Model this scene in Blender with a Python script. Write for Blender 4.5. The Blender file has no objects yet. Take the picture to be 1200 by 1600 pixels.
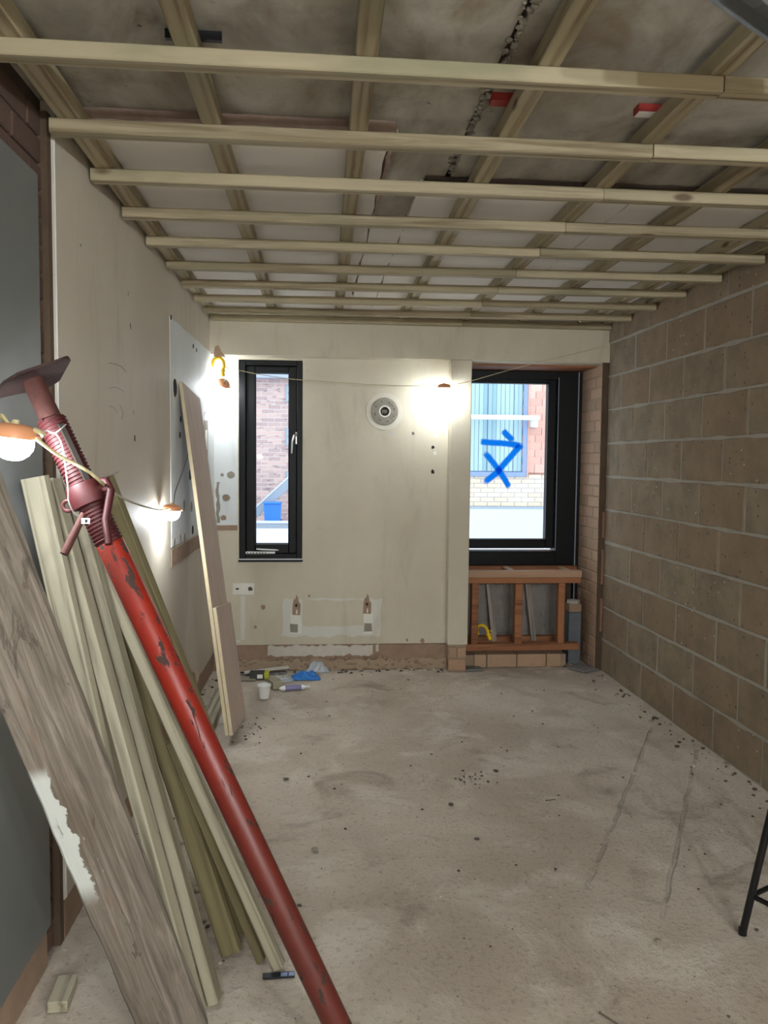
import bpy, bmesh, math, random
import numpy as np
from mathutils import Vector, Matrix, noise
random.seed(7)
scn = bpy.context.scene
COL = scn.collection

# ------------------------------------------------------------------ camera
F, YAW, PITCH, ROLL, H = 1266.2, .0885, .0649, .0095, 1.4466
cy, sy, cp, sp = math.cos(YAW), math.sin(YAW), math.cos(PITCH), math.sin(PITCH)
FW = Vector((sy*cp, cy*cp, -sp)); RT0 = Vector((cy, -sy, 0)); UP0 = RT0.cross(FW)
RT = RT0*math.cos(ROLL) + UP0*math.sin(ROLL); UP = -RT0*math.sin(ROLL) + UP0*math.cos(ROLL)
CAM = Vector((0, 0, H))
cd = bpy.data.cameras.new('camera'); cam = bpy.data.objects.new('camera', cd); COL.objects.link(cam)
cd.sensor_fit = 'VERTICAL'; cd.sensor_height = 36; cd.lens = 36*F/1600; cd.clip_start = .02; cd.clip_end = 300
m3 = Matrix((RT, UP, -FW)).transposed(); cam.matrix_world = Matrix.Translation(CAM) @ m3.to_4x4()
scn.camera = cam
def ray(px, py): return FW + RT*((px-600)/F) - UP*((py-800)/F)
def on(ax, val, px, py):                       # photo pixel -> point on the plane axis = val
    d = ray(px, py); return CAM + d*((val-CAM[ax])/d[ax])

# ------------------------------------------------------------------ world, exposure
w = bpy.data.worlds.new('overcast_sky'); scn.world = w; w.use_nodes = True
bg = w.node_tree.nodes['Background']; bg.inputs[0].default_value = (.86, .93, 1, 1); bg.inputs[1].default_value = 1.12
scn.view_settings.view_transform = 'Standard'; scn.view_settings.look = 'None'
scn.view_settings.gamma = 1; scn.view_settings.use_curve_mapping = False
scn.view_settings.exposure = 1.38
LAMP = 82                                      # emission of the festoon domes
GLOBE = 540                                    # emission of the bare globes behind the viewpoint

# ------------------------------------------------------------------ materials
def srgb(r, g, b):
    f = lambda c: (c/255)/12.92 if c <= 10 else (((c/255)+.055)/1.055)**2.4
    return (f(r), f(g), f(b), 1)
class NT:
    def __init__(s, name):
        s.m = bpy.data.materials.new(name); s.m.use_nodes = True; s.t = s.m.node_tree
        s.b = s.t.nodes['Principled BSDF']; s.out = s.t.nodes['Material Output']
    def n(s, typ, **k):
        nd = s.t.nodes.new(typ)
        for a, v in k.items():
            if a.startswith('i_'):
                key = a[2:]; key = int(key) if key.isdigit() else key.replace('_', ' ')
                if hasattr(v, 'is_output') or isinstance(v, bpy.types.NodeSocket): s.t.links.new(v, nd.inputs[key])
                else: nd.inputs[key].default_value = v
            else: setattr(nd, a, v)
        return nd
    def link(s, a, b): s.t.links.new(a, b)
    def coord(s, scale=(1, 1, 1), rnd=True, kind='Object'):
        tc = s.n('ShaderNodeTexCoord'); v = tc.outputs[kind]
        if rnd:
            oi = s.n('ShaderNodeObjectInfo'); mu = s.n('ShaderNodeMath', operation='MULTIPLY', i_0=oi.outputs['Random'], i_1=37.)
            v = s.n('ShaderNodeVectorMath', operation='ADD', i_0=v, i_1=mu.outputs[0]).outputs[0]
        mp = s.n('ShaderNodeMapping'); s.link(v, mp.inputs[0]); mp.inputs['Scale'].default_value = scale
        return mp.outputs[0]
    def noise(s, v, scale, detail=4, rough=.55, dist=0):
        return s.n('ShaderNodeTexNoise', i_Vector=v, i_Scale=scale, i_Detail=detail, i_Roughness=rough, i_Distortion=dist).outputs['Fac']
    def ramp(s, fac, stops):
        r = s.n('ShaderNodeValToRGB'); s.link(fac, r.inputs[0]); e = r.color_ramp.elements
        while len(e) > len(stops): e.remove(e[-1])
        while len(e) < len(stops): e.new(1)
        for i, (p, c) in enumerate(stops):
            e[i].position = p; e[i].color = c if len(c) == 4 else (*c, 1)
        return r.outputs[0]
    def val(s, fac, a, b):                    # smooth mask of fac between a and b
        return s.n('ShaderNodeMapRange', interpolation_type='SMOOTHSTEP', i_Value=fac, i_1=a, i_2=b).outputs[0]
    def mix(s, fac, a, b, mode='MIX'):
        nd = s.n('ShaderNodeMix', data_type='RGBA', blend_type=mode)
        for sock, v in ((nd.inputs[0], fac), (nd.inputs[6], a), (nd.inputs[7], b)):
            if isinstance(v, bpy.types.NodeSocket): s.link(v, sock)
            else: sock.default_value = v
        return nd.outputs[2]
    def mul(s, a, b): return s.n('ShaderNodeMath', operation='MULTIPLY', i_0=a, i_1=b).outputs[0]
    def add(s, a, b): return s.n('ShaderNodeMath', operation='ADD', i_0=a, i_1=b).outputs[0]
    def bump(s, h, strength=.3, dist=.005):
        bp = s.n('ShaderNodeBump', i_Strength=strength, i_Distance=dist, i_Height=h); s.link(bp.outputs[0], s.b.inputs['Normal'])
    def col(s, c):
        if isinstance(c, bpy.types.NodeSocket): s.link(c, s.b.inputs['Base Color'])
        else: s.b.inputs['Base Color'].default_value = c
    def rough(s, r):
        if isinstance(r, bpy.types.NodeSocket): s.link(r, s.b.inputs['Roughness'])
        else: s.b.inputs['Roughness'].default_value = r
W0, B0 = (1, 1, 1, 1), (0, 0, 0, 1)
def plain(name, c, rough=.5, metal=0, var=.12, scale=30, bump=.0, bdist=.002):
    s = NT(name); v = s.coord()
    n = s.noise(v, scale)
    s.col(s.mix(n, tuple(x*(1-var) for x in c[:3])+(1,), tuple(min(1, x*(1+var)) for x in c[:3])+(1,)))
    s.rough(rough); s.b.inputs['Metallic'].default_value = metal
    if bump: s.bump(s.noise(v, scale*2, 5), bump, bdist)
    return s.m
def wood(name, c_light, c_dark, stain=None, knots=True, rough=.7, hue=.35):
    """grain along local X"""
    s = NT(name); v = s.coord((.045, 1, 1)); v2 = s.coord((.25, 1, 1))
    g = s.noise(v, 48, 5, .6, .9)
    rings = s.n('ShaderNodeTexWave', wave_type='BANDS', bands_direction='Y', i_Vector=v, i_Scale=9., i_Distortion=9., i_Detail=3., i_2=7.).outputs['Fac']
    f = s.add(s.mul(g, .75), s.mul(rings, .25))
    c = s.ramp(f, [(.28, c_dark), (.5, c_light), (.75, tuple(min(1, x*1.12) for x in c_light[:3]))])
    oi = s.n('ShaderNodeObjectInfo').outputs['Random']
    c = s.mix(s.mul(oi, hue), c, c_dark)
    if stain: c = s.mix(s.val(s.noise(v2, 5.5, 5), .5, .72), c, stain)
    h = f
    if knots:
        vo = s.n('ShaderNodeTexVoronoi', i_Vector=s.coord((.38, 1, 1)), i_Scale=6.5, i_Randomness=1.)
        k = s.val(vo.outputs['Distance'], .115, .05)
        c = s.mix(s.mul(k, .8), c, srgb(84, 56, 34))
    s.col(c); s.rough(rough); s.bump(h, .15, .0015)
    return s.m
M = {}
M['timber'] = wood('treated_timber', srgb(170, 158, 130), srgb(118, 102, 74), srgb(136, 130, 102))
M['timber_lean'] = wood('treated_timber_pale', srgb(166, 159, 138), srgb(112, 104, 86), srgb(140, 137, 116))
M['timber_dark'] = wood('treated_timber_olive', srgb(128, 118, 84), srgb(90, 81, 56), None)
M['softwood'] = wood('old_brown_softwood', srgb(160, 106, 70), srgb(112, 68, 42), None, True, .7, .3)
M['softwood_pale'] = wood('pale_sawn_softwood', srgb(178, 146, 120), srgb(134, 100, 74), None, False, .75, .2)
M['grey_wood'] = wood('grey_batten_wood', srgb(160, 150, 142), srgb(110, 102, 96), None, False)
M['plywood_edge'] = plain('plywood_edge', srgb(200, 186, 150), .7)
def mk_ply():
    s = NT('plywood_face'); v = s.coord((.06, 1, 1)); g = s.noise(v, 45, 5, .6, .8)
    c = s.ramp(g, [(.25, srgb(168, 146, 134)), (.6, srgb(194, 176, 164)), (.85, srgb(206, 190, 178))])
    s.col(c); s.rough(.75); s.bump(g, .12, .001); return s.m
M['plywood'] = mk_ply()
def mk_scaffold():
    s = NT('weathered_board'); v = s.coord((.05, 1, 1), False); v2 = s.coord((1, 1, 1), False); v3 = s.coord((.3, 1, 1), False)
    g = s.noise(v, 70, 7, .65, .8)
    c = s.ramp(g, [(.22, srgb(72, 64, 56)), (.5, srgb(124, 115, 104)), (.78, srgb(168, 158, 146))])
    c = s.mix(s.mul(s.val(s.noise(v3, 7, 5), .5, .7), .8), c, srgb(104, 92, 80))
    c = s.mix(s.mul(s.val(s.noise(v3, 11, 4), .6, .75), .7), c, srgb(138, 82, 60))
    sep = s.n('ShaderNodeSeparateXYZ', i_0=s.coord((1, 1, 1), False))
    # flaked white paint along one edge
    edge = s.add(sep.outputs[1], s.mul(s.n('ShaderNodeMath', operation='SUBTRACT', i_0=s.noise(v2, 26, 6), i_1=.5).outputs[0], .05))
    lo = s.val(sep.outputs[0], .46, .54); hi = s.val(sep.outputs[0], .86, .82)
    ed = s.val(edge, -.037, -.041)
    pm = s.mul(s.mul(lo, hi), ed)
    c = s.mix(pm, c, srgb(206, 210, 206))
    sp_ = s.val(s.noise(v3, 34, 3), .74, .76)
    c = s.mix(s.mul(sp_, .7), c, srgb(205, 200, 192))
    dk = s.val(s.noise(s.coord((.5, 1.6, 1), False), 9, 5, .7, 1.2), .6, .66); c = s.mix(s.mul(dk, .55), c, srgb(66, 56, 48))
    s.col(c); s.rough(.85); s.bump(s.add(g, s.mul(pm, .5)), .5, .003); return s.m
M['scaffold'] = mk_scaffold()
def mk_plaster(name, base, dirt, hi):
    s = NT(name); v = s.coord((1, 1, 1), False)
    big = s.noise(v, 1.6, 5, .6); fine = s.noise(v, 9, 6, .65, .4); st = s.noise(s.coord((2.2, 2.2, .5), False), 3.2, 5, .6, .7)
    c = s.mix(s.val(big, .35, .7), base, hi)
    c = s.mix(s.mul(s.val(st, .52, .78), .35), c, dirt)
    c = s.mix(s.mul(s.val(fine, .6, .78), .22), c, dirt)
    scr = s.val(s.noise(s.coord((1, 1, 3), False), 22, 2, .4, 2.5), .70, .73)
    c = s.mix(s.mul(scr, .16), c, srgb(110, 92, 74))
    s.col(c); s.rough(.62); s.bump(s.add(s.mul(fine, .6), s.noise(v, 70, 3)), .09, .004); return s.m
M['plaster'] = mk_plaster('cream_plaster', srgb(190, 182, 162), srgb(152, 140, 120), srgb(200, 193, 174))
M['plaster_left'] = mk_plaster('cream_plaster_left', srgb(188, 178, 162), srgb(152, 138, 122), srgb(196, 187, 172))
M['patch_white'] = plain('white_filler', srgb(216, 215, 206), .75, var=.06, scale=14, bump=.1)
M['patch_cream'] = mk_plaster('cream_filler', srgb(200, 194, 180), srgb(170, 160, 142), srgb(206, 202, 190))
M['patch_grey'] = mk_plaster('greyed_old_paint', srgb(199, 198, 189), srgb(168, 162, 148), srgb(208, 208, 201))
M['patch_blue'] = mk_plaster('pale_blue_paint', srgb(206, 210, 210), srgb(170, 166, 158), srgb(216, 220, 222))
M['scar'] = plain('torn_brown_plaster', srgb(150, 126, 106), .9, var=.3, scale=12, bump=.6, bdist=.01)
M['scar_white'] = plain('old_white_render', srgb(196, 190, 180), .9, var=.12, scale=22, bump=.4)
M['hole'] = plain('dark_hole', srgb(40, 32, 26), .9, var=.4)
M['mortar_grey'] = plain('rough_grey_mortar', srgb(142, 136, 124), .95, var=.22, scale=18, bump=.8, bdist=.01)
M['mortar_tan'] = plain('tan_mortar', srgb(160, 140, 118), .95, var=.2, scale=25, bump=.6, bdist=.006)
M['rough_brown'] = plain('rough_dark_brown', srgb(84, 68, 54), .95, var=.35, scale=10, bump=.6, bdist=.008)
M['mortar_block'] = plain('pale_grey_mortar', srgb(158, 152, 140), .95, var=.2, scale=16, bump=.8, bdist=.01)
M['mortar_dark'] = plain('dark_mortar', srgb(78, 66, 58), .95, var=.3, scale=18, bump=.8, bdist=.008)
def mk_floor():
    s = NT('dusty_concrete_floor'); v = s.coord((1, 1, 1), False)
    big = s.noise(v, .9, 5, .6, .3); mid = s.noise(v, 3.4, 6, .65, .5); fine = s.noise(v, 55, 6, .7); vf = s.noise(v, 240, 3, .6)
    c = s.mix(s.val(big, .36, .66), srgb(176, 163, 147), srgb(202, 191, 176))
    c = s.mix(s.mul(s.val(mid, .48, .66), .6), c, srgb(214, 206, 192))
    c = s.mix(s.mul(s.val(s.noise(v, 2.3, 5, .6, .9), .54, .70), .6), c, srgb(128, 112, 96))
    c = s.mix(s.mul(s.val(fine, .52, .68), .45), c, srgb(118, 106, 92))
    c = s.mix(s.mul(s.val(s.noise(v, 13, 4, .6), .68, .74), .4), c, srgb(104, 92, 80))
    sep = s.n('ShaderNodeSeparateXYZ', i_0=v)
    h = s.add(s.mul(fine, .5), s.add(s.mul(mid, .8), s.mul(vf, .22)))
    for (x0, y0, x1, y1) in ((1.864, 4.208, .9, 2.54), (1.947, 3.858, 1.08, 2.346)):
        L = math.hypot(x1-x0, y1-y0); ux, uy = (x1-x0)/L, (y1-y0)/L
        dx = s.add(sep.outputs[0], -x0); dy = s.add(sep.outputs[1], -y0)
        al = s.add(s.mul(dx, ux), s.mul(dy, uy)); ac = s.add(s.mul(dx, -uy), s.mul(dy, ux))
        ac = s.add(ac, s.mul(s.add(s.noise(v, 6, 3), -.5), .03))
        ab = s.n('ShaderNodeMath', operation='ABSOLUTE', i_0=ac).outputs[0]
        k = s.mul(s.mul(s.val(ab, .011, .003), s.val(al, 0, .05)), s.val(al, L, L-.2))
        k = s.mul(k, s.val(s.noise(v, 9, 3), .3, .5))
        h = s.add(h, s.mul(k, -.8)); c = s.mix(s.mul(k, .22), c, srgb(96, 84, 72))
    s.col(c); s.rough(.9); s.bump(h, .8, .018); return s.m
M['floor'] = mk_floor()
def mk_slab():
    s = NT('stained_concrete_slab'); v = s.coord((1, 1, 1), False); vs = s.coord((1.5, .7, 1), False)
    st = s.noise(vs, 2.6, 6, .6, .5); mid = s.noise(v, 5, 6, .65); fine = s.noise(v, 45, 5)
    c = s.ramp(st, [(.30, srgb(126, 110, 90)), (.45, srgb(160, 154, 140)), (.58, srgb(184, 180, 168)), (.72, srgb(146, 132, 112))])
    c = s.mix(s.mul(s.val(mid, .5, .75), .6), c, srgb(110, 100, 84))
    c = s.mix(s.mul(s.val(s.noise(v, 21, 3), .7, .74), .6), c, srgb(50, 44, 38))
    s.col(c); s.rough(.85); s.bump(s.add(mid, s.mul(fine, .5)), .3, .006); return s.m
M['slab'] = mk_slab()
M['drywall'] = plain('white_ceiling_board', srgb(226, 221, 214), .8, var=.04, scale=5)
M['drywall_edge'] = plain('torn_board_edge', srgb(160, 138, 126), .9, var=.3, scale=30, bump=.6)
def mk_block():
    s = NT('aggregate_block'); v = s.coord(); oi = s.n('ShaderNodeObjectInfo').outputs['Random']
    n1 = s.noise(v, 7, 5, .6); n2 = s.noise(v, 60, 4, .7)
    c = s.mix(s.val(n1, .3, .7), srgb(118, 107, 88), srgb(144, 130, 108))
    c = s.mix(s.mul(oi, .5), c, srgb(134, 108, 82))
    c = s.mix(s.mul(s.val(n2, .55, .75), .4), c, srgb(82, 70, 58))
    vo = s.n('ShaderNodeTexVoronoi', i_Vector=v, i_Scale=34.); wn = s.n('ShaderNodeSeparateColor', i_0=vo.outputs['Color'])
    spk = s.mul(s.val(vo.outputs['Distance'], .2, .1), s.val(wn.outputs[0], .94, .95))
    pit = s.mul(s.val(vo.outputs['Distance'], .26, .12), s.val(wn.outputs[1], .78, .8))
    c = s.mix(spk, c, srgb(214, 204, 188)); c = s.mix(s.mul(pit, .8), c, srgb(70, 58, 48))
    # mortar smears
    sm = s.val(s.noise(s.coord((1, .6, 1)), 5, 6, .7, 1.), .62, .7)
    c = s.mix(s.mul(sm, .4), c, srgb(134, 126, 112))
    h = s.add(s.mul(n2, .6), s.add(s.mul(pit, -1.5), s.mul(spk, .4)))
    s.col(c); s.rough(.92); s.bump(h, .5, .006); return s.m
M['block'] = mk_block()
def mk_brick(name, a, b, c_):
    s = NT(name); v = s.coord(); oi = s.n('ShaderNodeObjectInfo').outputs['Random']
    c = s.ramp(oi, [(0, a), (.5, b), (1, c_)])
    n = s.noise(v, 40, 5, .7)
    c = s.mix(s.mul(s.val(n, .5, .75), .4), c, tuple(x*.6 for x in b[:3])+(1,))
    s.col(c); s.rough(.9); s.bump(n, .5, .004); return s.m
M['brick'] = mk_brick('tan_brick', srgb(182, 154, 128), srgb(174, 142, 118), srgb(160, 136, 112))
M['brick_dark'] = mk_brick('soot_dark_brick', srgb(96, 74, 64), srgb(84, 65, 56), srgb(106, 80, 66))
M['brick_red'] = mk_brick('orange_brick', srgb(142, 104, 88), srgb(134, 98, 82), srgb(128, 94, 78))
M['brick_out'] = mk_brick('pale_yellow_brick', srgb(228, 212, 192), srgb(220, 202, 180), srgb(212, 192, 172))
M['tile_out'] = mk_brick('hung_clay_tile', srgb(214, 172, 158), srgb(204, 158, 146), srgb(220, 184, 170))
M['grey_board'] = plain('grey_wall_board', srgb(106, 109, 109), .42, var=.08, scale=9, bump=.05)
M['black'] = plain('black_window_paint', srgb(8, 9, 11), .45, var=.35, scale=12)
M['black'].node_tree.nodes['Principled BSDF'].inputs['Specular IOR Level'].default_value = .22
M['sill_white'] = plain('plain_white_edge', srgb(205, 208, 210), .6)
M['steel'] = plain('brushed_steel', srgb(190, 190, 188), .35, 1, var=.1)
M['galv'] = plain('galvanised_steel', srgb(176, 180, 182), .45, .9, var=.15)
def mk_red():
    s = NT('chipped_red_paint'); v = s.coord((1, 1, 1), False); vl = s.coord((1, 1, .35), False)
    n = s.noise(v, 9, 4, .6); chips = s.val(s.noise(vl, 34, 6, .7, .6), .585, .605); dull = s.val(s.noise(vl, 5, 4, .6), .48, .6)
    c = s.mix(n, srgb(120, 18, 13), srgb(146, 40, 19))
    low = s.n('ShaderNodeSeparateXYZ', i_0=v).outputs[2]; low = s.add(low, s.mul(s.add(s.noise(vl, 6, 4), -.5), .9))
    c = s.mix(s.mul(dull, .45), c, srgb(96, 46, 38)); c = s.mix(s.mul(s.val(low, 1.1, .35), .85), c, srgb(80, 36, 29))
    c = s.mix(chips, c, srgb(58, 40, 34))
    s.col(c); r = s.n('ShaderNodeMapRange', i_Value=chips, i_3=.42, i_4=.85).outputs[0]; s.rough(r)
    s.bump(s.mul(chips, -1), .4, .002); return s.m
M['red'] = mk_red()
M['dark_red'] = plain('dark_red_oxide', srgb(66, 15, 18), .58, var=.4, scale=30, bump=.2)
M['rust'] = plain('rusty_red_steel', srgb(76, 40, 34), .8, var=.4, scale=55, bump=.4)
M['rust_dark'] = plain('dark_rusty_plate', srgb(58, 38, 36), .7, var=.4, scale=30, bump=.5, bdist=.004)
M['orange'] = plain('orange_plastic', srgb(216, 150, 108), .45, var=.05)
def mk_emit():
    s = NT('lit_opal_dome'); e = s.n('ShaderNodeEmission'); e.inputs[0].default_value = (.90, .96, 1, 1); e.inputs[1].default_value = LAMP
    s.link(e.outputs[0], s.out.inputs[0]); return s.m
M['lit'] = mk_emit()
M['lit_globe'] = mk_emit(); M['lit_globe'].name = 'lit_clear_globe'; [n for n in M['lit_globe'].node_tree.nodes if n.type == 'EMISSION'][0].inputs[1].default_value = GLOBE
M['cable'] = plain('cream_cable', srgb(190, 180, 140), .5)
M['cable_dark'] = plain('grey_cable', srgb(96, 90, 80), .5)
M['string'] = plain('grey_string', srgb(182, 176, 176), .8)
M['yellow'] = plain('yellow_plastic', srgb(232, 190, 20), .4, var=.1)
M['membrane'] = plain('grey_membrane', srgb(140, 134, 130), .75, var=.15, scale=9, bump=.8, bdist=.02)
M['slate'] = plain('grey_slate', srgb(120, 118, 118), .8, var=.15)
M['blockgrey'] = plain('blue_grey_block', srgb(104, 110, 116), .9, var=.15, bump=.4)
M['white_plastic'] = plain('white_plastic', srgb(230, 230, 228), .5, var=.03)
M['blue_plastic'] = plain('blue_plastic_film', srgb(24, 110, 190), .35, var=.2)
M['purple'] = plain('purple_print', srgb(128, 122, 164), .5, var=.15)
M['dark_box'] = plain('charcoal_card', srgb(58, 58, 56), .6)
M['lime'] = plain('lime_card', srgb(190, 190, 60), .6)
M['label_black'] = plain('black_mark', srgb(22, 24, 34), .5)
M['label_blue'] = plain('pale_blue_print', srgb(130, 150, 190), .5)
M['black_metal'] = plain('black_tube', srgb(16, 16, 18), .3, var=.3)
M['stone'] = plain('grey_rubble', srgb(140, 130, 116), .95, var=.25, bump=.5)
M['crumb'] = plain('dark_crumbs', srgb(84, 74, 64), .95, var=.5, scale=8)
M['crumb_pale'] = plain('pale_crumbs', srgb(178, 168, 152), .95, var=.2, scale=8)
M['packer'] = plain('red_packer', srgb(150, 40, 36), .5)
M['out_white'] = plain('pale_render', srgb(200, 206, 216), .8, var=.04)
M['out_frame'] = plain('blue_grey_frame', srgb(128, 146, 184), .5)
M['out_clad'] = mk_brick('pale_blue_slat', srgb(150, 176, 184), srgb(168, 192, 196), srgb(132, 162, 176))
M['out_ground'] = plain('pale_paving', srgb(196, 198, 206), .9, var=.05, scale=2)
M['bin'] = plain('blue_bin_plastic', srgb(46, 120, 206), .5)
M['out_grey'] = plain('grey_coated_steel', srgb(150, 160, 172), .5)
M['eaves'] = plain('grey_eaves', srgb(160, 168, 186), .6)
def mk_far():
    s = NT('far_brickwork'); v = s.coord((1, 1, 1), False)
    mp = s.n('ShaderNodeMapping', i_0=v); mp.inputs['Rotation'].default_value = (math.pi/2, 0, 0)
    br = s.n('ShaderNodeTexBrick', i_Vector=mp.outputs[0], i_Scale=1.0); br.offset = .5
    br.inputs['Color1'].default_value = srgb(204, 176, 168); br.inputs['Color2'].default_value = srgb(176, 152, 150); br.inputs['Mortar'].default_value = srgb(200, 190, 186)
    br.inputs['Mortar Size'].default_value = .012; br.inputs['Brick Width'].default_value = .45; br.inputs['Row Height'].default_value = .15
    c = s.mix(s.mul(s.val(s.noise(s.coord((1, 1, 3.5), False), 3.2, 3), .55, .66), .7), br.outputs[0], srgb(132, 112, 120))
    s.col(c); s.rough(.9); return s.m
M['far_brick'] = mk_far()
def mk_glass(name, tint, gl=.06):
    s = NT(name); t = s.n('ShaderNodeBsdfTransparent'); t.inputs[0].default_value = tint
    g = s.n('ShaderNodeBsdfGlossy'); g.inputs['Roughness'].default_value = .03
    lw = s.n('ShaderNodeLayerWeight'); lw.inputs[0].default_value = .12
    k = s.add(s.mul(lw.outputs['Fresnel'], .8), .0)
    mx = s.n('ShaderNodeMixShader'); s.link(k, mx.inputs[0]); s.link(t.outputs[0], mx.inputs[1]); s.link(g.outputs[0], mx.inputs[2])
    s.link(mx.outputs[0], s.out.inputs[0]); return s.m
M['glass'] = mk_glass('window_glass', (.93, .97, .98, 1))
def mk_film():
    s = NT('clear_plastic_film'); t = s.n('ShaderNodeBsdfTransparent'); t.inputs[0].default_value = (.9, .92, .94, 1)
    s.col(srgb(206, 210, 214)); s.rough(.25)
    mx = s.n('ShaderNodeMixShader'); mx.inputs[0].default_value = .5; s.link(t.outputs[0], mx.inputs[1]); s.link(s.b.outputs[0], mx.inputs[2])
    s.link(mx.outputs[0], s.out.inputs[0]); return s.m
M['film'] = mk_film()
def mk_spray():
    s = NT('blue_spray_paint'); at = s.n('ShaderNodeAttribute', attribute_name='edge'); v = s.coord((1, 1, 1), False)
    a = s.add(at.outputs['Fac'], s.mul(s.add(s.noise(v, 90, 4), -.5), .5)); a = s.val(a, .1, .85)
    d = s.n('ShaderNodeBsdfDiffuse'); d.inputs[0].default_value = srgb(0, 104, 232)
    tl = s.n('ShaderNodeBsdfTranslucent'); tl.inputs[0].default_value = srgb(20, 140, 250)
    m1 = s.n('ShaderNodeMixShader'); m1.inputs[0].default_value = .5; s.link(d.outputs[0], m1.inputs[1]); s.link(tl.outputs[0], m1.inputs[2])
    t = s.n('ShaderNodeBsdfTransparent'); m2 = s.n('ShaderNodeMixShader'); s.link(a, m2.inputs[0]); s.link(t.outputs[0], m2.inputs[1]); s.link(m1.outputs[0], m2.inputs[2])
    s.link(m2.outputs[0], s.out.inputs[0]); return s.m
M['spray'] = mk_spray()

# ------------------------------------------------------------------ helpers
def tag(o, label=None, cat=None, group=None, kind=None):
    if label: o['label'] = label
    if cat: o['category'] = cat
    if group: o['group'] = group
    if kind: o['kind'] = kind
    return o
def thing(name, label, cat, loc=(0, 0, 0), group=None, kind=None, mat=None):
    o = bpy.data.objects.new(name, None); COL.objects.link(o); o.empty_display_size = .05
    if mat is not None: o.matrix_world = mat
    else: o.location = loc
    return tag(o, label, cat, group, kind)
def link_mesh(name, me, m, parent=None, mat=None):
    o = bpy.data.objects.new(name, me); COL.objects.link(o)
    if m is not None and not me.materials: me.materials.append(M[m] if isinstance(m, str) else m)
    if parent: o.parent = parent
    if mat is not None: o.matrix_local = mat
    return o
def bm_obj(name, bm, m, parent=None, smooth=False, mat=None):
    me = bpy.data.meshes.new(name); bmesh.ops.recalc_face_normals(bm, faces=bm.faces); bm.to_mesh(me); bm.free()
    if smooth:
        for p in me.polygons: p.use_smooth = True
        me.set_sharp_from_angle(angle=math.radians(40))
    return link_mesh(name, me, m, parent, mat)
def add_box(bm, a, b, bev=0, seg=1):
    vs = [bm.verts.new((x, y, z)) for x in (a[0], b[0]) for y in (a[1], b[1]) for z in (a[2], b[2])]
    q = [(0, 1, 3, 2), (4, 6, 7, 5), (0, 4, 5, 1), (2, 3, 7, 6), (0, 2, 6, 4), (1, 5, 7, 3)]
    fs = [bm.faces.new([vs[i] for i in f]) for f in q]
    if bev:
        es = {e for f in fs for e in f.edges}
        bmesh.ops.bevel(bm, geom=list(es), offset=bev, segments=seg, affect='EDGES', profile=.5)
def box(name, a, b, m, parent=None, bev=0, seg=1, mat=None):
    bm = bmesh.new(); lo = [min(p, q) for p, q in zip(a, b)]; hi = [max(p, q) for p, q in zip(a, b)]
    add_box(bm, lo, hi, bev, seg); return bm_obj(name, bm, m, parent, False, mat)
def boxes(name, lst, m, parent=None, bev=0):
    bm = bmesh.new()
    for a, b in lst: add_box(bm, a, b, bev)
    return bm_obj(name, bm, m, parent)
def add_tube(bm, pts, r, seg=10, cap=True):
    pts = [Vector(p) for p in pts]; n = len(pts); rs = r if hasattr(r, '__len__') else [r]*n
    t0 = (pts[1]-pts[0]).normalized(); nrm = t0.orthogonal().normalized(); rings = []
    for i, p in enumerate(pts):
        t = (pts[min(i+1, n-1)]-pts[max(i-1, 0)]).normalized()
        nrm = (nrm - t*nrm.dot(t)).normalized(); bn = t.cross(nrm)
        rings.append([bm.verts.new(p + (nrm*math.cos(2*math.pi*k/seg) + bn*math.sin(2*math.pi*k/seg))*rs[i]) for k in range(seg)])
    for a, b in zip(rings, rings[1:]):
        for k in range(seg): bm.faces.new((a[k], a[(k+1) % seg], b[(k+1) % seg], b[k]))
    if cap: bm.faces.new(rings[0][::-1]); bm.faces.new(rings[-1])
def tube(name, pts, r, m, parent=None, seg=10, mat=None):
    bm = bmesh.new(); add_tube(bm, pts, r, seg); return bm_obj(name, bm, m, parent, True, mat)
def add_lathe(bm, prof, seg=24):
    """profile of (r, z) about local Z"""
    rings = []
    for r, z in prof:
        if r < 1e-6: rings.append([bm.verts.new((0, 0, z))])
        else: rings.append([bm.verts.new((r*math.cos(2*math.pi*k/seg), r*math.sin(2*math.pi*k/seg), z)) for k in range(seg)])
    for a, b in zip(rings, rings[1:]):
        for k in range(seg):
            q = [a[k % len(a)], a[(k+1) % len(a)], b[(k+1) % len(b)], b[k % len(b)]]
            q = list(dict.fromkeys(q))
            if len(q) > 2: bm.faces.new(q)
def lathe(name, prof, m, parent=None, seg=24, mat=None):
    bm = bmesh.new(); add_lathe(bm, prof, seg); return bm_obj(name, bm, m, parent, True, mat)
def prism(name, pts, depth, m, parent=None, mat=None, bev=0):
    """pts: 3D loop, extruded by vector depth"""
    bm = bmesh.new(); d = Vector(depth)
    a = [bm.verts.new(p) for p in pts]; b = [bm.verts.new(Vector(p)+d) for p in pts]; n = len(a)
    bm.faces.new(a); bm.faces.new(b[::-1])
    for i in range(n): bm.faces.new((a[i], a[(i+1) % n], b[(i+1) % n], b[i]))
    return bm_obj(name, bm, m, parent, False, mat)
def axes(A, B, wdir):
    """frame with X along A->B, Y along width, Z thickness; origin A"""
    A = Vector(A); x = (Vector(B)-A); L = x.length; x.normalize(); y = Vector(wdir); y = (y - x*y.dot(x)).normalized(); z = x.cross(y)
    mm = Matrix((x, y, z)).transposed().to_4x4(); mm.translation = A; return mm, L
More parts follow.
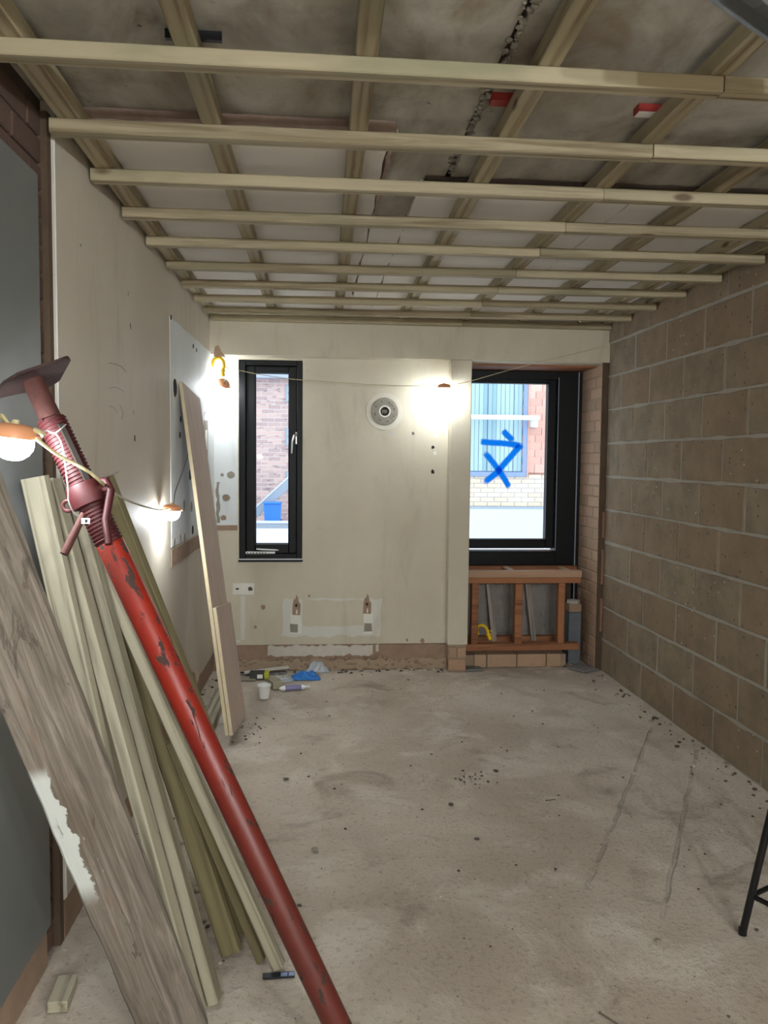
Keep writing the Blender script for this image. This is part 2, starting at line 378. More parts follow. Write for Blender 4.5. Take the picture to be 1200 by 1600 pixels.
def beam(name, A, B, wd, th, m, parent=None, wdir=(0, 1, 0), bev=.003, bow=0, twist=0, ground=False, segs=14, ragged=0):
    """timber from A to B (centre line of the section), width wd along wdir, thickness th"""
    mm, L = axes(A, B, wdir); bm = bmesh.new()
    n = segs if (bow or twist or ragged) else 1; rings = []
    e = min(bev, wd*.3, th*.3)
    prof = [(-wd/2+e, -th/2), (wd/2-e, -th/2), (wd/2, -th/2+e), (wd/2, th/2-e), (wd/2-e, th/2), (-wd/2+e, th/2), (-wd/2, th/2-e), (-wd/2, -th/2+e)]
    for i in range(n+1):
        t = i/n; dz = bow*math.sin(math.pi*t); a = twist*(t-.5)
        ring = []
        for (y, z) in prof:
            j = ragged*noise.noise(Vector((t*23, y*40, z*40)))
            ring.append(bm.verts.new((L*t, (y+j)*math.cos(a)-z*math.sin(a), (y)*math.sin(a)+z*math.cos(a)+dz)))
        rings.append(ring)
    for a, b in zip(rings, rings[1:]):
        for k in range(8): bm.faces.new((a[k], a[(k+1) % 8], b[(k+1) % 8], b[k]))
    bm.faces.new(rings[0][::-1]); bm.faces.new(rings[-1])
    if ground:
        zmin = min((mm @ v.co).z for v in bm.verts); mm = Matrix.Translation((0, 0, -zmin+.0005)) @ mm
    o = bm_obj(name, bm, m, parent)
    if parent: o.matrix_local = mm
    else: o.matrix_world = mm
    return o
def blob(cx, cz, rx, rz, n=14, jit=.2, seed=0):
    rn = random.Random(seed)
    return [(cx+rx*math.cos(2*math.pi*k/n)*(1+rn.uniform(-jit, jit)), cz+rz*math.sin(2*math.pi*k/n)*(1+rn.uniform(-jit, jit))) for k in range(n)]
def ragged_rect(x0, x1, z0, z1, step, j, seed=0):
    rn = random.Random(seed); P = []
    def run(a, b):
        n = max(1, int(math.dist(a, b)/step))
        for i in range(n):
            t = i/n; P.append((a[0]+(b[0]-a[0])*t+rn.uniform(-j, j), a[1]+(b[1]-a[1])*t+rn.uniform(-j, j)))
    c = [(x0, z0), (x1, z0), (x1, z1), (x0, z1)]
    for k in range(4): run(c[k], c[(k+1) % 4])
    return P
def bw_patch(name, poly, m, parent, y=5.5, th=.002):       # flat mark on the back wall, facing the room
    return prism(name, [(x, y, z) for x, z in poly], (0, -th, 0), m, parent)
def rock(bm, c, r, seed, flat=.6):
    rn = random.Random(seed); o = Vector((rn.uniform(0, 99), rn.uniform(0, 99), rn.uniform(0, 99)))
    ret = bmesh.ops.create_icosphere(bm, subdivisions=1, radius=1)
    for v in ret['verts']:
        d = v.co.copy(); k = 1+.45*noise.noise(d*1.3+o)
        v.co = Vector(c) + Vector((d.x*r*k, d.y*r*k*rn.uniform(.85, 1.1), (d.z*flat*k)*r + r*flat*.55))

# ================================================================== STRUCTURE
# ---- floor: one slab with a faintly uneven top
bm = bmesh.new(); nx, ny = 64, 190; X0, X1, Y0, Y1 = -.95, 2.15, -2.6, 6.0; g = []
for j in range(ny+1):
    for i in range(nx+1):
        x = X0+(X1-X0)*i/nx; y = Y0+(Y1-Y0)*j/ny
        g.append(bm.verts.new((x, y, -.003+.003*noise.noise(Vector((x*2.5, y*2.5, 0)))+.0012*noise.noise(Vector((x*11, y*11, 3))))))
for j in range(ny):
    for i in range(nx): k = j*(nx+1)+i; bm.faces.new((g[k], g[k+1], g[k+nx+2], g[k+nx+1]))
floor = bm_obj('floor', bm, 'floor', None, True)
bmb = bmesh.new(); bmb.from_mesh(floor.data); add_box(bmb, (X0, Y0, -.15), (X1, Y1, -.012)); bmb.to_mesh(floor.data); bmb.free()
tag(floor, 'bare dusty beige concrete floor with chased grooves and crumbs', 'floor', kind='structure')

# ---- ceiling: concrete planks, leftover white boards
ceil = thing('ceiling', 'stained grey concrete slab ceiling with leftover white boards', 'ceiling', (0, 0, 2.44), kind='structure')
def cl(x, y, z): return (x, y, z-2.44)
for a, b in ((-.95, .462), (.478, 2.15)): box('concrete_plank', cl(a, -2.6, 2.44), cl(b, 5.8, 2.6), 'slab', ceil, .004)
bm = bmesh.new()
rn = random.Random(3)
for i in range(200): rock(bm, cl(.470+rn.gauss(0, .008), 1.2+i*.0082, 2.434+rn.uniform(-.004, .003)), rn.uniform(.003, .012), i, .6)
bm_obj('joint_mortar', bm, 'mortar_grey', ceil)
box('joint_filling', cl(.462, -2.6, 2.455), cl(.478, 5.8, 2.6), 'mortar_dark', ceil)
def board(x0, x1, y0, y1, seed, front=True):
    P = ragged_rect(x0, x1, y0, y1, .09, .006, seed)
    return prism('ceiling_board', [cl(x, y, 2.422) for x, y in P], (0, 0, .017), 'drywall', ceil)
board(-.69, .232, 2.47, 5.40, 1); board(.238, .375, 3.36, 5.40, 2); board(.381, 1.19, 2.925, 5.40, 3); board(1.194, 1.99, 2.94, 5.40, 5)
prism('board_edge', [cl(x, y, 2.418) for x, y in ragged_rect(-.69, .235, 2.44, 2.468, .05, .004, 8)], (0, 0, .021), 'drywall_edge', ceil)
prism('board_edge', [cl(x, y, 2.419) for x, y in ragged_rect(.236, .25, 2.46, 3.35, .05, .005, 9)], (0, 0, .02), 'drywall_edge', ceil)
prism('board_edge', [cl(x, y, 2.420) for x, y in ragged_rect(.39, 1.99, 2.885, 2.918, .05, .006, 10)], (0, 0, .019), 'mortar_dark', ceil)
prism('board_remnant', [cl(x, y, 2.424) for x, y in blob(.2, 2.50, .05, .02, 10, .3, 5)], (0, 0, .016), 'drywall', ceil)

# ---- left wall (very slightly out of square); local x = into the room, y = along, z = up
AL = -math.atan(.0215)
LWM = Matrix.Translation((-.735, 2.2, 0)) @ Matrix.Rotation(AL, 4, 'Z'); LWI = LWM.inverted()
def LW(px, py, off=0):                        # pixel on the left wall's face -> local (y, z)
    o = LWI @ CAM; d = LWI.to_3x3() @ ray(px, py); p = o + d*((off-o.x)/d.x); return p.y, p.z
wl = thing('wall_left', 'cream plastered left wall, scuffed, with bare brick at its near end', 'wall', kind='structure', mat=LWM)
YE = 3.40                                     # local y of the back corner
box('plaster_face', (-.10, .215, .125), (0, YE, 2.44), 'plaster_left', wl)
box('wall_core', (-.20, -4.8, -.02), (-.034, YE, 2.44), 'mortar_dark', wl)
# bare bricks at the near end
bm = bmesh.new(); add_box(bm, (-.05, -.1075, -.0325), (.05, .1075, .0325), .004); me_bk = bpy.data.meshes.new('brick'); bmesh.ops.recalc_face_normals(bm, faces=bm.faces); bm.to_mesh(me_bk); bm.free(); me_bk.materials.append(M['brick_dark'])
for c in range(32):
    z = .04+.075*c
    for k in range(4):
        yy = .20-.1075-.225*k - (.1125 if c % 2 else 0)
        if c % 2 and k == 0:
            h = link_mesh('brick', me_bk, None, wl, Matrix.Translation((-.074, .146, z)) @ Matrix.Diagonal((1, .48, 1, 1)))
        link_mesh('brick', me_bk, None, wl, Matrix.Translation((-.074+random.uniform(-.002, .002), yy, z)))
box('jamb_lining', (-.034, .185, .0), (-.006, .2148, 2.40), 'rough_brown', wl)
tube('corner_bead', [(.0015, .219, .13), (.0015, .219, 2.42)], .0025, 'sill_white', wl, 6)
# torn skirting line
P = [(.222, .0), (YE, .0)]; rn = random.Random(4)
top = [(.222+(YE-.222)*i/60, .118+.012*noise.noise(Vector((i*.5, 3, 0)))) for i in range(61)]
prism('skirting_scar', [(-.006, y, z) for y, z in P + top[::-1]], (-.02, 0, 0), 'scar', wl)
y0, z0 = LW(300, 1060)
prism('loose_plaster', [(.012, y0+a, b) for a, b in ((-.25, .02), (.25, .02), (.22, .17), (.1, .12), (.02, .21), (-.05, .24), (-.12, .15), (-.22, .10))], (-.012, 0, 0), 'scar', wl)
# cupboard scar: pale rectangle with holes and a brown band
a, b = LW(264, 490), LW(266, 885); ya, yb_ = a[0]+.01, YE-.01
prism('pale_paint_patch', [(0, y, z) for y, z in ragged_rect(ya, yb_, 1.0, 2.13, .12, .004, 21)], (.003, 0, 0), 'patch_blue', wl)
prism('brown_band', [(0, y, z) for y, z in ragged_rect(ya, LW(312, 838)[0], .905, .985, .1, .003, 22)], (.003, 0, 0), 'scar', wl)
for i, (px, py, r) in enumerate([(272, 605, .045), (266, 496, .012), (301, 541, .014), (306, 547, .012), (296, 742, .03), (286, 790, .03), (298, 792, .03), (300, 828, .026), (280, 840, .022), (287, 840, .026), (271, 848, .026), (281, 655, .016), (280, 680, .016), (124, 383, .004), (209, 685, .012)]):
    y, z = LW(px, py); tone = 'hole' if i in (0, 1, 2, 3, 4, 7, 11, 12, 14) else 'mortar_grey'
    if i == 0: prism('pipe_collar', [(.003, p, q) for p, q in blob(y, z, .06, .075, 16, .06, 5)], (.0015, 0, 0), 'patch_white', wl)
    s_ = .35 if i == 14 else 1
    prism('hole', [(.003, p, q) for p, q in blob(y, z, r*s_, r, 12, .15, i)], (.0025, 0, 0), tone, wl)
y, z = LW(320, 655); prism('bare_patch', [(.003, p, q) for p, q in ragged_rect(y-.06, y+.1, 1.43, 1.68, .05, .006, 3)], (.001, 0, 0), 'mortar_grey', wl)
prism('bare_patch', [(.004, p, q) for p, q in ragged_rect(y-.02, y+.07, 1.5, 1.62, .05, .004, 4)], (.001, 0, 0), 'patch_white', wl)
def scuff(name, pix, r=.0012, m='cable_dark'):
    pts = []
    for px, py in pix: y, z = LW(px, py); pts.append((.0004, y, z))
    tube(name, pts, r, m, wl, 5)
scuff('pencil_mark', [(170, 567), (180, 569), (190, 573), (197, 582)]); scuff('pencil_mark', [(172, 606), (182, 605), (193, 612)], .0009)
scuff('pencil_mark', [(170, 634), (177, 637), (183, 645)]); scuff('pencil_mark', [(166, 745), (178, 741), (186, 737)], .0009); scuff('pencil_mark', [(187, 632), (192, 645), (190, 655)], .0009)
scuff('plaster_tear', [(208, 641), (209, 648)], .0018, 'scar'); scuff('plaster_tear', [(200, 455), (200, 462)], .0012); scuff('plaster_tear', [(203, 505), (204, 514)], .0025)

# grey wall board fixed over the near brickwork
gb = box('grey_wall_board', (-.0125, -1.35, .122), (0, .09, 2.197), 'grey_board', None, .001); gb.matrix_world = LWM
tag(gb, 'grey plasterboard sheet fixed over dark bricks behind leaning timbers', 'wall board')
box('board_scar', (-.024, -4.7, 0), (-.012, .09, .120), 'scar', wl)

# ---- right wall of blocks
wr = thing('wall_right', 'brown aggregate block wall with grey mortar joints on the right', 'wall', (2.003, 0, 0), kind='structure')
box('mortar_bed', (.004, -2.6, -.02), (.11, 5.43, 2.44), 'mortar_block', wr)
var = []
for q in range(5):
    bm = bmesh.new(); add_box(bm, (0, -.2195, -.1065), (.09, .2195, .1065), .006, 2)
    bmesh.ops.subdivide_edges(bm, edges=[e for e in bm.edges if e.calc_length() > .15], cuts=3, use_grid_fill=True)
    for v in bm.verts:
        k = noise.noise(v.co*14+Vector((q*9, 0, 0))); v.co.x += .0025*k; v.co.y += .002*noise.noise(v.co*20+Vector((0, q*7, 0))); v.co.z += .002*noise.noise(v.co*20+Vector((0, 0, q*5)))
    me = bpy.data.meshes.new('concrete_block'); bmesh.ops.recalc_face_normals(bm, faces=bm.faces); bm.to_mesh(me); bm.free(); me.materials.append(M['block'])
    var.append(me)
ENDY = 5.428
for k in range(-1, 10):
    zb = .2184+.225*k; zt = zb+.225; zt = min(zt, 2.45); zb_ = max(zb, -.004)
    j0 = 5.1777+.45 if k % 2 else 4.9527+.45
    y1 = j0 + .45
    while y1 > 1.0:
        a, b = y1-.45, min(y1, ENDY+.01); y1 -= .45
        if b-a < .04: continue
        o = link_mesh('concrete_block', random.choice(var), None, wr)
        hz = (zt-zb_)/.225
        o.location = (random.uniform(-.002, .002), (a+b)/2, (zb_+zt)/2); o.scale = (1, (b-a-.012)/.44, hz)
        if random.random() < .5: o.rotation_euler = (math.pi, 0, 0)
# smeared mortar squeezed out of the joints
bm = bmesh.new(); rn = random.Random(12)
for k in range(0, 10):
    zz = .2184+.225*k
    for i in range(46):
        y = 1.3+i*.09+rn.uniform(-.02, .02)
        if rn.random() < .75: rock(bm, (0, 0, 0), .001, i); 
    # thin strip, uneven
    pts = []
    n = 80
    vs0, vs1 = [], []
    for i in range(n+1):
        y = 1.1+(5.42-1.1)*i/n; t = .0065*max(0, 1+1.5*noise.noise(Vector((y*6, k*3.1, 0)))); c0 = zz+.003*noise.noise(Vector((y*4, k*2.7, 5))); x = -.0005-.0022*max(0, noise.noise(Vector((y*9, k, 2)))+.35)
        vs0.append((bm.verts.new((x, y, c0-t)), bm.verts.new((x, y, c0+t)), bm.verts.new((.006, y, c0+t+.002)), bm.verts.new((.006, y, c0-t-.002))))
    for p, q in zip(vs0, vs0[1:]):
        for e in range(4): bm.faces.new((p[e], p[(e+1) % 4], q[(e+1) % 4], q[e]))
bmesh.ops.remove_doubles(bm, verts=bm.verts, dist=.0004)
bm_obj('mortar_smear', bm, 'mortar_block', wr, True)

# ---- back wall
wb = thing('wall_back', 'cream plastered end wall with radiator scars and vent hole', 'wall', (0, 5.5, 0), kind='structure')
def B(a, b): return tuple(p-q for p, q in zip(a, (0, 5.5, 0))), tuple(p-q for p, q in zip(b, (0, 5.5, 0)))
WX0, WX1, WZ0, WZ1 = -.491, -.067, .752, 2.100
lst = [((-.80, 5.5, .178), (WX0, 5.75, 2.3)), ((WX1, 5.5, .178), (1.0, 5.75, 2.3)), ((WX0, 5.5, .178), (WX1, 5.75, WZ0)), ((WX0, 5.5, WZ1), (WX1, 5.75, 2.3))]
boxes('recessed_plaster', [B(*q) for q in lst], 'plaster', wb)
box('bulkhead', *B((-.80, 5.40, 2.115), (2.10, 5.95, 2.44)), 'plaster', wb, .003)
box('pier', *B((.922, 5.40, .186), (1.062, 5.95, 2.1148)), 'plaster', wb, .004)
box('pier_core', *B((.93, 5.415, -.02), (1.055, 5.95, .188)), 'mortar_tan', wb)
box('outer_wall', *B((1.062, 5.95, -.6), (1.2, 6.0, .0)), 'mortar_grey', wb)
box('lower_wall', *B((-.80, 5.515, -.02), (.935, 5.75, .18)), 'scar', wb)
def edge_strip(name, x0, x1, zb, zt, y, m, amp, seed, th=.012):
    n = max(6, int((x1-x0)/.02)); t = [(x0+(x1-x0)*i/n, zt+amp*noise.noise(Vector((i*.45, seed, 0)))+amp*.6*noise.noise(Vector((i*1.3, seed, 4)))) for i in range(n+1)]
    bt = [(x0+(x1-x0)*i/n, zb+amp*noise.noise(Vector((i*.45, seed+7, 0)))) for i in range(n+1)]
    return prism(name, [(x, y-5.5, z) for x, z in bt + t[::-1]], (0, th, 0), m, wb)
edge_strip('skirting_scar', -.53, .93, .0, .07, 5.492, 'mortar_tan', .035, 3, .03)
bm = bmesh.new(); rn = random.Random(31)
for i in range(150): rock(bm, (rn.uniform(-.5, .92), .006+rn.uniform(-.012, .004), rn.uniform(0, .085)), rn.uniform(.006, .02), i, .7)
bm_obj('broken_plaster', bm, 'scar', wb)
edge_strip('old_render', -.30, .42, .095, .166, 5.508, 'scar_white', .026, 5, .01); edge_strip('old_render', .44, .60, .12, .168, 5.508, 'scar_white', .022, 15, .01)
edge_strip('old_render', .46, .93, .06, .172, 5.506, 'scar', .012, 9, .01)
for (x0, x1, z0, z1) in ((.93, 1.052, .008, .085), (.932, .985, .095, .17), (.992, 1.052, .095, .165)): box('brick', *B((x0, 5.400, z0), (x1, 5.45, z1)), 'brick', wb, .006, 2)
def bp(px, py): p = on(1, 5.5, px, py); return p.x, p.z
def bpatch(name, px, py, rx, rz, m, th=.002, seed=0, jit=.15, n=12, y=0):
    x, z = bp(px, py); return prism(name, [(a, -y, b) for a, b in blob(x, z, rx, rz, n, jit, seed)], (0, -th, 0), m, wb)
def brect(name, p0, p1, m, th=.0015, seed=0, j=.005, y=0, step=.05):
    x0, z1 = bp(*p0); x1, z0 = bp(*p1); return prism(name, [(a, -y, b) for a, b in ragged_rect(x0, x1, z0, z1, step, j, seed)], (0, -th, 0), m, wb)
# radiator scar
brect('old_paint_patch', (442, 936), (596, 993), 'patch_grey', .001, 1, .012)
brect('old_paint_patch', (472, 938), (568, 978), 'plaster', .0015, 2, .006, .0005)
brect('white_filler', (454, 958), (471, 990), 'patch_white', .0015, 3, .003, .001); brect('white_filler', (568, 958), (582, 990), 'patch_white', .0015, 4, .003, .001)
for (px, py) in ((463, 948), (573.5, 946)):
    x, z = bp(px, py)
    prism('bracket_scar', [(x+a, -.002, z+b) for a, b in ((-.027, -.055), (.027, -.058), (.029, .02), (.018, .03), (.012, .06), (.002, .085), (-.006, .055), (-.018, .05), (-.024, .02))], (0, -.002, 0), 'scar', wb)
    prism('hole', [(a, -.004, b) for a, b in blob(x, z+.01, .008, .012, 9, .2, 3)], (0, -.001, 0), 'hole', wb)
    prism('white_filler', [(a, -.004, b) for a, b in blob(x+.003, z-.035, .005, .018, 9, .2, 3)], (0, -.001, 0), 'patch_white', wb)
for (px, py) in ((459, 982), (575, 981)): brect('bracket_socket', (px-6, py-7), (px+6, py+6), 'mortar_grey', .002, px, .003, .002)
# filled socket at the left
brect('white_filler', (364, 911), (397, 929), 'patch_white', .002, 8, .003); bpatch('hole', 371, 920, .012, .006, 'hole', .001, 3, .2, y=.002); bpatch('hole', 391, 920, .017, .014, 'mortar_dark', .001, 4, .25, y=.002)
brect('chase_line', (376, 930), (383, 1000), 'patch_grey', .001, 9, .003); brect('chase_line', (364, 1000), (376, 1004), 'patch_grey', .001, 9, .002)
for i, (px, py, r) in enumerate([(645.5, 677, .01), (681, 680, .012), (676.5, 699, .011), (680, 708, .012), (676, 737, .013), (411, 949, .014), (399, 980, .01), (483, 931, .009), (636, 1000, .01), (660, 1001, .016), (645, 677, .004)]):
    bpatch('hole' if i in (2, 4, 7) else 'chipped_spot', px, py, r, r*1.15, ('mortar_grey', 'patch_white', 'hole', 'patch_white', 'hole', 'scar', 'scar', 'scar', 'scar', 'scar', 'hole')[i], .001 if i < 10 else .002, i, .3)
bpatch('stain_spot', 612, 678, .022, .02, 'scar_white', .0008, 4, .1)
# left margin: holes, chase, band
for i, (px, py, r, m) in enumerate([(353.5, 777.5, .026, 'mortar_grey'), (349, 809, .02, 'scar'), (361, 808, .018, 'patch_white'), (361, 742, .026, 'mortar_grey'), (347, 742, .012, 'mortar_grey')]): bpatch('plugged_hole', px, py, r, r*.9, m, .002, i, .1)
bpatch('hole', 353.5, 778.5, .015, .014, 'scar', .001, 3, .15, y=.002)
brect('chase_line', (338, 752), (343, 818), 'mortar_grey', .0015, 5, .006, step=.03); brect('brown_band', (335, 821), (371, 829), 'scar', .002, 6, .002); brect('brown_band', (335, 829), (340, 840), 'scar', .002, 6, .002)
brect('pale_paint_patch', (334, 560), (372, 820), 'patch_blue', .0008, 7, .002)
# bulkhead spots
x = on(1, 5.4, 341, 549); prism('torn_plaster', [(x.x+a, -.1, x.z+b) for a, b in ((-.03, -.035), (.05, -.035), (.02, 0), (0, .04), (-.02, .03))], (0, -.003, 0), 'scar', wb)
# round vent opening
vx, vz = bp(601, 643)
vent = thing('round_vent', 'round grey vent opening in the cream end wall', 'vent', mat=Matrix.Translation((vx, 5.4985, vz)) @ Matrix.Rotation(math.pi/2, 4, 'X'))
prism('plaster_halo', [(vx-0+a-vx, b, 0) for a, b in blob(0, 0, .125, .125, 56, .012, 8)], (0, 0, .0012), 'patch_cream', vent)
lathe('vent_plate', [(.0, .001), (.035, .001), (.038, .006), (.046, .008), (.09, .006), (.094, .001), (.094, -.001)], 'mortar_grey', vent, 32)
lathe('vent_throat', [(.0, .002), (.02, .002), (.034, .0045), (.037, .0075)], 'hole', vent, 24)
lathe('vent_ring', [(.03, .004), (.032, .009), (.038, .01), (.041, .006)], 'patch_white', vent, 24)
for i in range(6): box('vent_fin', (-.018+i*.006, -.014+.003*(i % 3), .002), (-.015+i*.006, .012, .006), 'mortar_grey', vent)
for i in range(8): a_ = i*math.pi/4+.3; lathe('screw_hole', [(0, .0085), (.0035, .0082), (.004, .006)], 'hole', vent, 8, Matrix.Translation((.068*math.cos(a_), .068*math.sin(a_), 0)))

# ---- right-hand opening: brick reveal, soffit
rv = thing('wall_reveal', 'tan brick reveal beside the large black window', 'wall', (1.955, 5.40, 0), kind='structure')
box('mortar_bed', (.005, .004, -.02), (.046, .55, 2.113), 'mortar_tan', rv)
box('mortar_bed', (.048, .03, -.02), (.14, .55, 2.113), 'mortar_grey', rv)
bm = bmesh.new(); add_box(bm, (0, -.5, -.0325), (.0475, .5, .0325), .003); me_rb = bpy.data.meshes.new('brick'); bmesh.ops.recalc_face_normals(bm, faces=bm.faces); bm.to_mesh(me_rb); bm.free(); me_rb.materials.append(M['brick'])
for c in range(28):
    z = .038+.075*c; segs = [(0, .215), (.225, .44)] if c % 2 else [(0, .1025), (.1125, .3275), (.3375, .44)]
    for a, b in segs:
        link_mesh('brick', me_rb, None, rv, Matrix.Translation((random.uniform(-.002, .0015), (a+b)/2, z)) @ Matrix.Diagonal((1, b-a, 1, 1)))
box('dark_front_strip', (.004, -.003, 0), (.047, .0, 2.113), 'rough_brown', rv)  # thin dark brown strip laid over the reveal's front edge
for (z0, z1) in ((.60, .84), (.27, .50), (.92, 1.1)): box('brick_tie', (.030, -.012, z0), (.047, .002, z1), 'brick_red', rv, .003)
box('wall_soffit', (1.063, 5.401, 2.108), (1.954, 5.52, 2.1149), 'plaster', None); tag(bpy.data.objects['wall_soffit'], 'white plastered front strip under the window head', 'wall trim', kind='structure')
so = box('trim_1', (1.063, 5.521, 2.095), (1.954, 5.95, 2.1149), 'softwood', None, .002); tag(so, 'brown timber soffit board above the large black window', 'wall trim', kind='structure')

# ---- wall behind the camera and left-overs
wf = box('wall_front', (-1.0, -2.75, 0), (2.2, -2.6, 2.44), 'plaster_left'); tag(wf, 'plain plastered wall behind the viewpoint', 'wall', kind='structure')

# ---- windows
def ring_frame(name, x0, x1, z0, z1, wl_, wr_, wt_, wb_, ya, yb, m, parent, bev=.003):
    o = parent.location
    L = [((x0, ya, z0), (x0+wl_, yb, z1)), ((x1-wr_, ya, z0), (x1, yb, z1)), ((x0+wl_, ya, z1-wt_), (x1-wr_, yb, z1)), ((x0+wl_, ya, z0), (x1-wr_, yb, z0+wb_))]
    return boxes(name, [(tuple(p-q for p, q in zip(a, o)), tuple(p-q for p, q in zip(b, o))) for a, b in L], m, parent, bev)
def pb(name, a, b, m, parent, bev=0): o = parent.location; return box(name, tuple(p-q for p, q in zip(a, o)), tuple(p-q for p, q in zip(b, o)), m, parent, bev)
w1 = thing('window_1', 'tall narrow black framed window in the end wall', 'window', (-.28, 5.5, WZ0), kind='structure')
ring_frame('window_frame', WX0+.002, WX1-.002, WZ0+.002, WZ1-.002, .042, .036, .034, .045, 5.503, 5.74, 'black', w1)
sash = ring_frame('sash', WX0+.046, WX1-.040, WZ0+.049, WZ1-.038, .060, .052, .042, .062, 5.530, 5.62, 'black', w1, .004)
ring_frame('glazing_bead', -.386, -.158, .862, 2.021, .006, .006, .006, .006, 5.565, 5.578, 'black', w1, .001)
pb('pane', (-.388, 5.584, .855), (-.156, 5.590, 2.028), 'glass', w1)
pb('window_sill', (WX0-.004, 5.482, .748), (WX1+.004, 5.503, .762), 'black', w1, .002); pb('sill_edge', (WX0-.002, 5.484, .762), (WX1+.002, 5.502, .768), 'sill_white', w1)  # black sill with a white strip along its front edge
hx = on(1, 5.525, 463, 683)
hd = pb('handle', (hx.x-.006, 5.518, hx.z-.05), (hx.x+.012, 5.53, hx.z+.035), 'steel', w1, .003)
o_ = w1.location
tube('lever', [Vector((hx.x+.003, 5.518, hx.z+.015))-o_-hd.location, Vector((hx.x+.003, 5.49, hx.z+.015))-o_, Vector((hx.x-.012, 5.485, hx.z+.01))-o_, Vector((hx.x-.025, 5.486, hx.z-.03))-o_, Vector((hx.x-.029, 5.488, hx.z-.11))-o_], [.009, .009, .009, .007, .006], 'steel', hd, 10)
ap = box('wall_apron', (1.056, 5.87, -.05), (1.957, 5.95, .681), 'mortar_dark'); tag(ap, 'dark outer panel below the large black window', 'wall', kind='structure')
w2 = thing('window_2', 'large black framed window with blue spray mark on glass', 'window', (1.5, 5.78, .68), kind='structure')
ring_frame('window_frame', 1.064, 1.952, .682, 2.094, .06, .17, .06, .10, 5.80, 5.93, 'black', w2)
ring_frame('sash', 1.085, 1.778, .80, 2.058, .058, .058, .05, .068, 5.845, 5.92, 'black', w2, .004)
pb('frame_edge', (1.779, 5.797, .79), (1.783, 5.80, 2.05), 'out_grey', w2); pb('frame_edge', (1.085, 5.797, .793), (1.783, 5.80, .798), 'sill_white', w2); pb('frame_edge', (1.925, 5.79, .40), (1.931, 5.80, 2.09), 'out_grey', w2)
pb('side_post', (1.931, 5.79, .30), (1.953, 5.93, 2.094), 'black', w2)
pb('pane', (1.12, 5.875, .86), (1.73, 5.881, 2.02), 'glass', w2)

# blue sprayed mark on the large pane: flat strokes lying on the inner face of the glass
def stroke(bm, lay, pix, wpx, off):
    pts = [on(1, 5.8735-off, *p) for p in pix]; fine = []
    for a, b in zip(pts, pts[1:]):
        n = 8
        for i in range(n): fine.append(a.lerp(b, i/n))
    fine.append(pts[-1]); n = len(fine); rows = []
    for i, p in enumerate(fine):
        t = (fine[min(i+1, n-1)]-fine[max(i-1, 0)]).normalized(); s = Vector((t.z, 0, -t.x)); hw = 1.25*wpx*5.87/F
        endf = min(1, min(i, n-1-i)/3+.1)
        row = []
        for k, e in ((-1, 0), (-.5, .8), (0, 1), (.5, .8), (1, 0)):
            v = bm.verts.new(p+s*hw*k); v[lay] = e*endf; row.append(v)
        rows.append(row)
    for a, b in zip(rows, rows[1:]):
        for k in range(4): bm.faces.new((a[k], a[k+1], b[k+1], b[k]))
bm = bmesh.new(); lay = bm.verts.layers.float.new('edge')
q = lambda x, y: (680+x/4.286, 500+y/4.286)
stroke(bm, lay, [q(450, 735), q(480, 770), q(530, 815)], 5.6, 0)
stroke(bm, lay, [q(295, 815), q(360, 820), q(460, 826), q(590, 842)], 5.4, .0004)
stroke(bm, lay, [q(585, 828), q(540, 875), q(470, 955), q(410, 1025), q(315, 1100)], 5.6, .0008)
stroke(bm, lay, [q(325, 880), q(380, 945), q(430, 1010), q(470, 1075), q(500, 1130)], 5.4, .0012)
for v in bm.verts: v.co -= Vector(w2.location)
bm_obj('spray_mark', bm, 'spray', w2)

# ================================================================== CEILING BATTENS
grid = thing('ceiling_batten_grid', 'grid of pale treated timber battens screwed under the ceiling', 'batten grid', (0, 0, 2.33))
def gz(x, y, z): return Vector((x, y, z-2.33))
ZC0, ZC1, ZL0, ZL1 = 2.331, 2.369, 2.3695, 2.418
rn = random.Random(9)
for (xa, ya, xb, yb) in ((-.675, 1.0, -.655, 5.40), (-.30, .7, -.255, 5.40), (.105, .7, .165, 5.40), (.535, .7, .588, 5.40), (.955, .7, 1.005, 5.40), (1.372, .7, 1.40, 5.40), (1.765, .7, 1.80, 5.40), (1.962, .7, 1.968, 5.40)):
    beam('long_batten', gz(xa, ya, (ZL0+ZL1)/2), gz(xb, yb, (ZL0+ZL1)/2), .052 if xa != -.675 else .06, ZL1-ZL0, 'timber', grid, (1, 0, 0), .003)
rows = [(1.52, 1.53), (1.938, 1.945), (2.368, 2.362), (2.752, 2.745), (3.15, 3.14), (3.545, 3.52), (3.965, 3.90), (4.36, 4.28), (4.745, 4.66), (5.11, 5.03), (5.378, 5.378)]
for i, (yl, yr) in enumerate(rows):
    xl = -.735+.0215*(yl-2.2)+.012; xs = .978+rn.uniform(-.008, .008); ys = yl+(yr-yl)*(xs-xl)/(2-xl)
    zc = (ZC0+ZC1)/2
    if i == len(rows)-1: xl = -.655
    if i == 0: xs = .62; ys = 1.526
    beam('cross_batten', gz(xl, yl, zc), gz(xs-.0012, ys, zc), .046, ZC1-ZC0, 'timber', grid, (0, 1, 0), .003, bow=.0006*(i % 3-1))
    if i: beam('cross_batten', gz(xs+.0012, ys+rn.uniform(-.003, .003), zc), gz(1.996, yr, zc), .046, ZC1-ZC0, 'timber', grid, (0, 1, 0), .003)
    else: beam('cross_batten', gz(xs+.0012, ys, zc), gz(.80, ys, zc), .046, ZC1-ZC0, 'timber', grid, (0, 1, 0), .003)
